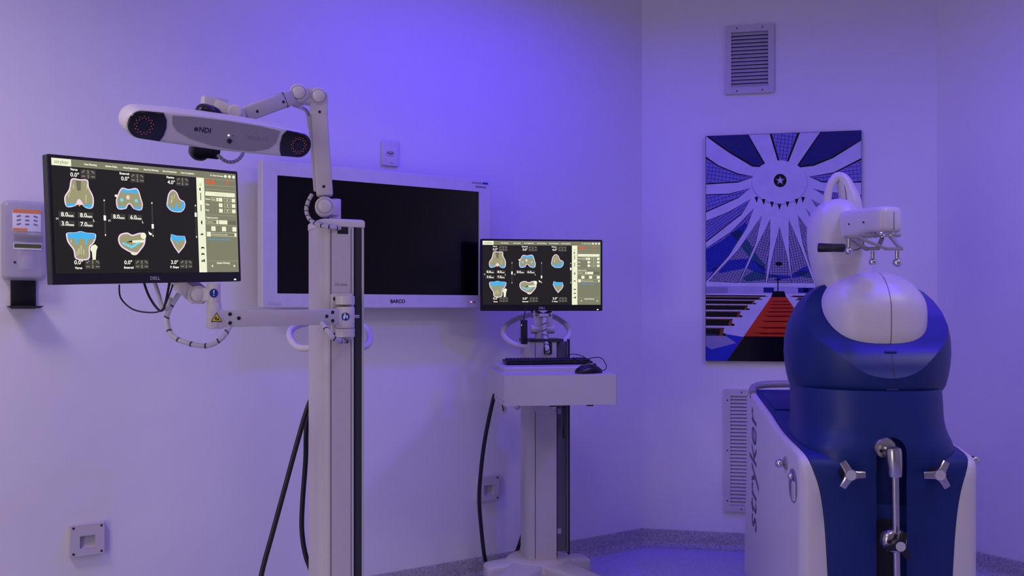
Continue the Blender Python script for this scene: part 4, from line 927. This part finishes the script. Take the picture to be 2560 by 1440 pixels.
# ------------------------------------------------------------------ surgical robot
RB = thing('surgical_robot', 'navy and white robotic arm on a wheeled base with steel lever, before the framed print', 'robot', Vector((1.279, 3.10, 0)), (0, 0, math.radians(-3.5)))
lr = local(RB)
stn = [(0.0, .07, .190), (0.0, .30, .203), (0.0, .48, .213), (0.0, .58, .223), (0.0, .645, .235), (0.004, .693, .250), (.016, .727, .262), (.045, .748, .270), (.12, .761, .274), (.20, .770, .275), (.36, .790, .275), (.55, .832, .275), (.74, .866, .275), (.90, .893, .270)]
Wr = 0.297
rr = lambda i: 0.018 + 0.022 * max(0.0, min(1.0, (0.76 - sp_[i].y) / 0.10))
sp_ = spline([(a, b, c) for a, b, c in stn], 4)
nrm = []
for i in range(len(sp_)):
    t_ = sp_[min(i + 1, len(sp_) - 1)] - sp_[max(i - 1, 0)]; l_ = math.hypot(t_.x, t_.y); nrm.append(Vector((-t_.y / l_, t_.x / l_)))
def st_pt(i, x, off): return Vector((x, sp_[i].x + nrm[i].x * off, sp_[i].y + nrm[i].y * off))
YB = 0.94
for sg in (-1, 1):
    m = MB(); rings = []
    for i in range(len(sp_)):
        row = [st_pt(i, sg * (sp_[i].z + .0015), -0.02), st_pt(i, sg * (sp_[i].z + .0015), -0.001), st_pt(i, sg * (sp_[i].z + .004), 0), st_pt(i, sg * max(Wr - rr(i), sp_[i].z + .0042), 0)]
        for k in range(1, 7):
            a = PI / 2 * k / 6; r0 = min(rr(i), Wr - sp_[i].z - .0042); row.append(st_pt(i, sg * (Wr - r0 + r0 * math.sin(a)), -rr(i) * (1 - math.cos(a))))
        rings.append(row)
    m.loft(rings, cap=False, ring_closed=False)
    # flat flank
    fl_ = [st_pt(i, sg * Wr, -rr(i)) for i in range(len(sp_))] + [Vector((sg * Wr, YB, .86)), Vector((sg * Wr, YB + .01, .5)), Vector((sg * Wr, YB + .05, .2)), Vector((sg * Wr, YB + .06, .07))]
    m.face([m.bm.verts.new(p) for p in fl_])
    bmesh.ops.remove_doubles(m.bm, verts=m.bm.verts, dist=1e-5)
    m.build('side_shell', 'white_plastic', RB, angle=60)
m = MB(); m.loft([[Vector((x, y, z)) for x in (-Wr + .001, Wr - .001)] for y, z in ((.90, .89), (YB, .86), (YB + .01, .5), (YB + .05, .2), (YB + .06, .07), (.04, .07))], cap=False, ring_closed=False); m.build('rear_panel', 'white_plastic', RB)
for sx in (-1, 1):
    for y in (.12, .85):
        m = MB(); m.cyl((sx * .22, y, .075), (sx * .22, y, .05), .02); m.cyl((sx * .22 - .02, y, .05), (sx * .22 + .02, y, .05), .05, bev=.006); m.build('caster', 'dark_track', RB)
# navy front and deck panel, slot cut for the lever
def navy_panel():
    m = MB(); rings = []
    for i in range(len(sp_)):
        w_ = sp_[i].z
        rings.append([st_pt(i, -w_, -.05), st_pt(i, -w_, .001), st_pt(i, -w_ + .003, .003), st_pt(i, 0, .003), st_pt(i, w_ - .003, .003), st_pt(i, w_, .001), st_pt(i, w_, -.05)])
    m.loft(rings); return m.mesh('front_panel', 'navy')
def sup(cx, cy, cz, rx, ry, e, n=48, e2=None):
    out = []
    for k in range(n):
        a = 2 * PI * k / n; c_, s_ = math.cos(a), math.sin(a)
        out.append(Vector((cx + rx * math.copysign(abs(c_) ** (2 / e), c_), cy + ry * math.copysign(abs(s_) ** (2 / e), s_), cz)))
    return out
def neck():
    m = MB(); rings = []
    K = [(.58, .185, .008, 5), (.66, .215, .001, 5), (.70, .236, -.004, 4.6), (.735, .256, -.005, 4.0), (.765, .266, -.004, 3.5), (.79, .264, -.001, 3.1), (.82, .256, .004, 2.8), (.86, .251, .009, 2.6), (.92, .252, .018, 2.5), (.968, .253, .026, 2.4)]
    for v, q in zip(spline([(a, b, c) for a, b, c, _ in K], 4), spline([(e, 0, 0) for _, _, _, e in K], 4)):
        rings.append(sup(.004, (v.z + .57) / 2, v.x, v.y, (.57 - v.z) / 2, q.x, 72))
    m.loft(rings); return m.mesh('neck', 'navy')
def slot_cutter():
    m = MB(); r = .050; pl = [(.004 + r * math.cos(PI * k / 14), .765 + r * math.sin(PI * k / 14)) for k in range(15)] + [(.004 - r, -.05), (.004 + r, -.05)]
    m.prism(pl, (0, -.1, 0), (1, 0, 0), (0, 0, 1), (0, .135, 0)); return m.mesh('cutter', 'navy_dark')
for nm, me in (('front_panel', navy_panel()), ('neck', neck())):
    r = boolean(me, slot_cutter())
    for p in r.polygons: p.use_smooth = True
    r.set_sharp_from_angle(angle=math.radians(40)); add(nm, r, RB)
m = MB(); m.box((0.004, .0385, .44), (.104, .004, .76)); m.build('slot_back', 'navy_dark', RB, smooth=False)
m = MB(); m.prism([(x, z) for x, z in rrect(.094, .34, .02, 4)], (0.004, .0375, .36), (1, 0, 0), (0, 0, 1), (0, -.004, 0)); m.build('slot_insert', 'black_matte', RB)
m = MB(); m.box((-.14, .70, .8640), (.23, .24, .004), rot=(math.radians(9.5), 0, 0), bev=.001); m.build('deck_hatch', 'navy', RB)
m = MB(); m.tube(spline([(-.285, .86, .882), (-.275, .90, .905), (-.22, .935, .915), (-.1, .950, .918), (.1, .950, .918), (.22, .935, .915), (.275, .90, .905), (.285, .86, .882)], 6), .016, 10); m.build('rear_rail', 'grey_plastic', RB)
# shoulder dome with scooped front
DX, DY = .013, .305
DS = [(.956, .252), (.960, .262), (.975, .270), (1.01, .279), (1.05, .285), (1.09, .288), (1.14, .286), (1.19, .277), (1.24, .257), (1.28, .232), (1.31, .204), (1.335, .166), (1.35, .12), (1.356, .06)]
m = MB(); m.loft([sup(DX, DY, z, r, r, 2.1, 72) for z, r in DS]); dome = m.mesh('dome', 'navy')
SP = [(.985, .012), (1.03, .034), (1.065, .048), (1.09, .062), (1.11, .078), (1.13, .100), (1.155, .130), (1.18, .158), (1.21, .190), (1.24, .218), (1.30, .262), (1.37, .300)]
SPs = [(v.x, v.y) for v in spline([(a, b, 0) for a, b in SP], 4)]
m = MB(); m.prism([(y, z) for z, y in SPs] + [(-.3, 1.37), (-.3, .985)], (-.5, 0, 0), (0, 1, 0), (0, 0, 1), (1.0, 0, 0)); cut = m.mesh('c', 'navy')
def scoop_y(x, z):
    for (z0_, y0_), (z1_, y1_) in zip(SPs, SPs[1:]):
        if z0_ <= z <= z1_: return y0_ + (y1_ - y0_) * (z - z0_) / (z1_ - z0_)
    return -1
r = boolean(dome, cut)
for p in r.polygons: p.use_smooth = True
r.set_sharp_from_angle(angle=math.radians(30)); dm = add('shoulder_dome', r, RB)
def dome_y(x, z):
    for (z0_, r0_), (z1_, r1_) in zip(DS, DS[1:]):
        if z0_ <= z <= z1_:
            r_ = r0_ + (r1_ - r0_) * (z - z0_) / (z1_ - z0_); return DY - math.sqrt(max(0, r_ * r_ - (x - DX) ** 2))
    return DY
face_y = lambda x, z: max(scoop_y(x, z), dome_y(x, z))
m = MB(); m.tube([Vector((.026, face_y(.026, z) - .0003, z)) for z in [.985 + .011 * k for k in range(12)]], .0009, 6); m.build('seam', 'dark_seam', dm)
for x_, z_ in ((.026, 1.100), (.020, .972)):
    m = MB(); m.pillow(rrect(.042, .010, .0048, 4), (x_, face_y(x_, z_) + .001, z_), (1, 0, 0), (0, 0, 1), (0, -1, 0), .012, .003, 3); m.build('latch', 'navy', dm)
# white shoulder cover
WC = [(1.04, .72), (1.08, .86), (1.115, .94), (1.15, .985), (1.19, 1.0), (1.245, 1.0), (1.28, .965), (1.31, .885), (1.338, .765), (1.362, .60), (1.379, .40), (1.386, .20), (1.388, .05)]
m = MB(); rings = [sup(.020, .295, v.x, .188 * max(v.y, .02), .205 * max(v.y, .02), 2.7, 56) for v in spline([(a, b, 0) for a, b in WC], 3)]
m.loft(rings); shc = m.build('shoulder_cover', 'white_plastic', RB)
m = MB(); m.tube([Vector((.036, .295 - .205 * v.y - .0004, v.x)) for v in spline([(a, b, 0) for a, b in WC[2:11]], 3)], .0009, 6); m.build('seam', 'dark_seam', shc)
# upper arm slab
UA = [(812, 2108, 2196), (760, 2066, 2190), (720, 2048, 2183), (690, 2040, 2177), (650, 2031, 2168), (610, 2025, 2161), (575, 2024, 2155), (548, 2028, 2149), (528, 2036, 2142), (513, 2049, 2132), (504, 2064, 2120), (499, 2080, 2106)]
rings = []
for v in spline(UA, 4):
    l_ = lr(v.y, v.x, 3.44); r2 = lr(v.z, v.x, 3.44); hw = (r2 - l_).length / 2; c_ = (l_ + r2) / 2
    rings.append(sup(c_.x, c_.y + .01, c_.z, hw, .030 + hw * .78, 2.5, 40))
m = MB(); m.loft(rings); uar = m.build('upper_arm', 'white_plastic', RB, angle=60)
hpts = [(2066, 534), (2068, 500), (2074, 468), (2086, 448), (2096, 443), (2108, 451), (2116, 472), (2124, 500), (2128, 534)]
hr = [.016, .015, .0150, .017, .020, .025, .032, .040, .044]
P_ = spline([lr(x, y, 3.43) for x, y in hpts], 5); n_h = len(P_)
R_h = [hr[min(int(i / 5), 8)] * (1 - (i % 5) / 5) + hr[min(int(i / 5) + 1, 8)] * ((i % 5) / 5) for i in range(n_h)]
m = MB(); m.tube(P_, R_h, 18); m.build('carry_loop', 'white_plastic', RB, angle=60)
m = MB(); m.tube(spline([lr(2098, 441.5, 3.415), lr(2108, 455, 3.408), lr(2114, 480, 3.40), lr(2117, 515, 3.392)], 5), .0011, 6); m.build('seam', 'dark_seam', RB)
# forearm
fd = Vector((.326, -.945, 0)).normalized(); e0 = lr(2084, 574, 3.46)
fdl = (RB.rotation_euler.to_matrix().inverted() @ fd)
fn = Vector((fdl.y * -1, fdl.x, 0)) * -1
fs = []
for s_, hw, zt, zb in ((-.055, .034, .036, -.044), (-.045, .044, .046, -.056), (.0, .052, .054, -.064), (.04, .054, .056, -.062), (.12, .052, .055, -.056), (.20, .050, .053, -.046), (.28, .049, .052, -.043), (.300, .047, .050, -.041), (.308, .040, .044, -.036), (.312, .030, .034, -.028)):
    c_ = e0 + fdl * s_; ring_ = []
    for k in range(32):
        a = 2 * PI * k / 32; ca, sa = math.cos(a), math.sin(a); E = 2 / 4.5
        x_ = hw * math.copysign(abs(ca) ** E, ca); z_ = math.copysign(abs(sa) ** E, sa); z_ = z_ * zt if z_ > 0 else -z_ * zb
        ring_.append(c_ + fn * x_ + Vector((0, 0, z_ + .006)))
    fs.append(ring_)
m = MB(); m.loft(fs); fam = m.build('forearm', 'white_plastic', RB, angle=50)
ep = e0 + fdl * .3122 + fn * (.012 if fn.x > 0 else -.012)
fx = fn if fn.x > 0 else -fn
m = MB(); m.bar(e0 + fdl * .3115 + fx * .004 + Vector((0, 0, -.026)), e0 + fdl * .3115 + fx * .004 + Vector((0, 0, .036)), .0016, .003); m.build('seam', 'dark_seam', fam, smooth=False)
for s_ in (.07, .15, .225):
    p = e0 + fdl * s_ - fx * .0525 + Vector((0, 0, .006)); m = MB(); m.cyl(p - fx * .0012, p + fx * .003, .0032, seg=10); m.build('screw', 'bolt', fam)
# tool flange and marker array
tf = e0 + fdl * .268 + Vector((0, 0, -.034))
m = MB(); m.lathe([(.040, 0), (.040, -.004), (.036, -.010), (.030, -.010), (.030, -.016), (.001, -.016)], tf, (0, 0, 1)); fl2 = m.build('tool_flange', 'chrome', RB)
for k in range(10):
    a = 2 * PI * k / 10; p = tf + Vector((.034 * math.cos(a), .034 * math.sin(a), -.011)); m = MB(); m.sphere(p, .0052, 10); m.build('stud', 'chrome', fl2)
AR = lambda x, y, Y: lr(x, y, Y)
m = MB()
m.bar(AR(2146, 590, 3.20), AR(2247, 589, 3.20), .040, .009, bev=.001)
m.bar(AR(2206, 594, 3.20), AR(2194, 622, 3.22), .012, .010, bev=.001); m.bar(AR(2226, 590, 3.18), AR(2250, 620, 3.14), .014, .010, bev=.001)
m.bar(AR(2128, 596, 3.16), AR(2168, 624, 3.22), .012, .011, bev=.001); m.bar(AR(2166, 622, 3.22), AR(2198, 621, 3.22), .014, .012, bev=.001)
m.bar(AR(2112, 592, 3.13), AR(2146, 592, 3.13), .016, .010, bev=.001); m.bar(AR(2142, 592, 3.13), AR(2218, 623, 3.12), .012, .009, bev=.001); m.bar(AR(2214, 622, 3.12), AR(2256, 622, 3.12), .016, .010, bev=.001)
ar = m.build('marker_frame', 'grey_plastic', RB)
for x, y0_, y1, Y_, rs in ((2122, 597, 618, 3.13, .0135), (2182, 628, 646, 3.22, .0140), (2243, 627, 648, 3.12, .0155)):
    m = MB(); m.cyl(AR(x, y0_, Y_), AR(x, y1 + 4, Y_), .0068, seg=14); m.build('post', 'steel', ar)
    m = MB(); m.sphere(AR(x, y1 + 9, Y_), rs, 20); m.build('marker_ball', 'chrome', ar)
gp0, gp1 = AR(2045, 619, 3.28), AR(2114, 620, 3.24)
m = MB(); gd_ = gp1 - gp0; m.tube([gp0 + gd_ * f for f in (0, .03, .3, .6, .9, 1.0)], [.0145, .0165, .0155, .0145, .0150, .012], 16)
gr = m.build('hand_grip', 'black_rubber', RB, label='black ribbed hand grip')
m = MB()
for k in range(5):
    z = -.010 + k * .005; yo = -math.sqrt(max(0, .0152 ** 2 - z * z))
    m.bar(gp0 + gd_ * .06 + Vector((0, yo, z)), gp0 + gd_ * .92 + Vector((0, yo + .0006, z * .95)), .0016, .0016)
m.build('ribs', 'dark_track', gr)
m = MB(); m.tube(spline([AR(2128, 625, 3.2), AR(2142, 624, 3.24), AR(2156, 616, 3.3), AR(2160, 605, 3.34)], 6), .0016, 6); m.build('grip_lead', 'black_matte', RB)
# steel lever
fc = lr(2214, 1121, 3.085)
m = MB(); m.lathe([(.036, -.012), (.036, .004), (.033, .008), (.014, .009), (.001, .009)], fc + Vector((0, .004, 0)), (0, -1, 0)); fl3 = m.build('lever_flange', 'steel', RB)
m = MB(); m.cyl(fc + Vector((-.016, -.003, -.008)), fc + Vector((-.016, -.0065, -.008)), .0062, seg=12); m.build('bolt', 'black_matte', fl3)
ltop = lr(2234, 1117, 3.04); lmid = lr(2238, 1191, 3.04); lb2 = lr(2242, 1338, 3.045); lend = lr(2246, 1700, 3.06)
lever = MB(); ax = (lmid - ltop).normalized(); L1 = (lmid - ltop).length
lever.lathe([(.012, 0), (.022, .004), (.0255, .014), (.0262, .05), (.0235, L1 - .004), (.022, L1), (.001, L1)], ltop, ax); lv = lever.build('lever_sleeve', 'steel', RB)
m = MB(); m.cyl(lmid, lend, .0122, seg=20); m.build('lever_rod', 'steel', RB)
m = MB(); m.bar(fc, Vector((ltop.x, ltop.y, fc.z - .004)), .02, .02, bev=.004); m.build('lever_pivot', 'steel', RB)
hc = lr(2236, 1352, 3.05)
m = MB(); m.lathe([(.043, -.018), (.043, .0), (.037, .012), (.028, .018), (.001, .018)], hc, (0, -1, 0)); m.build('clamp_hub', 'steel', RB)
def lobed(c, r, mtl, capm, name, a0, n=Vector((0, -1, 0)), th=.016, parent=None):
    ux = Vector((1, 0, 0)); uy = Vector((0, 0, 1)); m = MB()
    m.cyl(c + Vector((0, .030, 0)), c, r * .30, seg=16)
    m.cyl(c + n * 0, c + n * th, r * .40, seg=24, bev=.002)
    for k in range(3):
        a = a0 + 2 * PI * k / 3; d = ux * math.cos(a) + uy * math.sin(a); q = Vector((-d.z, 0, d.x)); rings = []
        for f, hw, t0, t1 in ((.10, .30, 0, 1.0), (.50, .24, .05, .92), (.85, .23, .05, .72), (1.0, .21, .1, .60)):
            p = c + d * r * f; rings.append([p + q * hw * r + n * th * t0, p - q * hw * r + n * th * t0, p - q * hw * r + n * th * (t1 - .15), p - q * hw * r * .7 + n * th * t1, p + q * hw * r * .7 + n * th * t1, p + q * hw * r + n * th * (t1 - .15)])
        m.loft(rings)
    o = m.build(name, mtl, RB, angle=30)
    m = MB(); m.cyl(c + n * (th - .001), c + n * (th + .0015), r * .34, seg=24); m.build('knob_cap', capm, o)
    return o
lobed(lr(2248, 1364, 3.0), .047, 'black_plastic', 'light_grey', 'clamp_knob', math.radians(70), th=.014)
lobed(lr(2124, 1186, 3.06), .050, 'steel', 'light_grey', 'release_knob', math.radians(0))
lobed(lr(2346, 1186, 3.06), .050, 'steel', 'light_grey', 'release_knob', math.radians(62))
for px_ in (2113, 2335):
    p = lr(px_, 1182, 3.09); m = MB(); m.cyl(p + Vector((0, .01, 0)), p + Vector((0, -.004, 0)), .020, seg=20); m.build('knob_collar', 'black_matte', RB)
# flank fittings
for sg, yy, zz in ((-1, .205, .690), (1, .10, .725)):
    m = MB(); m.cyl((sg * Wr, yy, zz), (sg * (Wr + .006), yy, zz), .024, seg=20); m.cyl((sg * Wr, yy, zz), (sg * (Wr + .02), yy, zz), .007); m.build('ball_mount', 'grey_plastic', RB)
    m = MB(); m.sphere((sg * (Wr + .024), yy, zz), .0165, 20); m.build('ball', 'chrome', RB)
    y2 = yy - .100 if sg < 0 else yy + .0
    pl = rrect(.115, .118, .052, 8)
    m = MB(); m.pillow([(x, z) for x, z in pl], (sg * (Wr - .0005), y2, zz - .062), (0, 1, 0), (0, 0, 1), (sg, 0, 0), .004, .0015, 2); rc2 = m.build('latch_recess', 'channel_grey', RB)
    m = MB(); m.pillow(rrect(.045, .07, .014, 5), (sg * (Wr + .003), y2 - .020, zz - .078), (0, 1, 0), (0, 0, 1), (sg, 0, 0), .006, .002, 2); m.build('latch_lever', 'light_grey', rc2)
    m = MB(); m.sphere((sg * (Wr + .008), y2 - .005, zz - .028), .0125, 16); m.build('latch_ball', 'chrome', rc2)
m = MB(); m.text('stryker', frameM((-Wr - .0006, .795, .555), (0, 0, 1), (0, 1, 0), (-1, 0, 0)), .205, .0003, shear=.22, bold=.0012, xs=.86); m.build('lettering', 'letter_grey', RB, smooth=False)
m = MB(); m.cyl((-Wr - .0002, .86, .868), (-Wr - .001, .86, .868), .006, seg=12); m.build('trade_mark', 'letter_grey', RB, smooth=False)
print('objects', len(SC.objects))
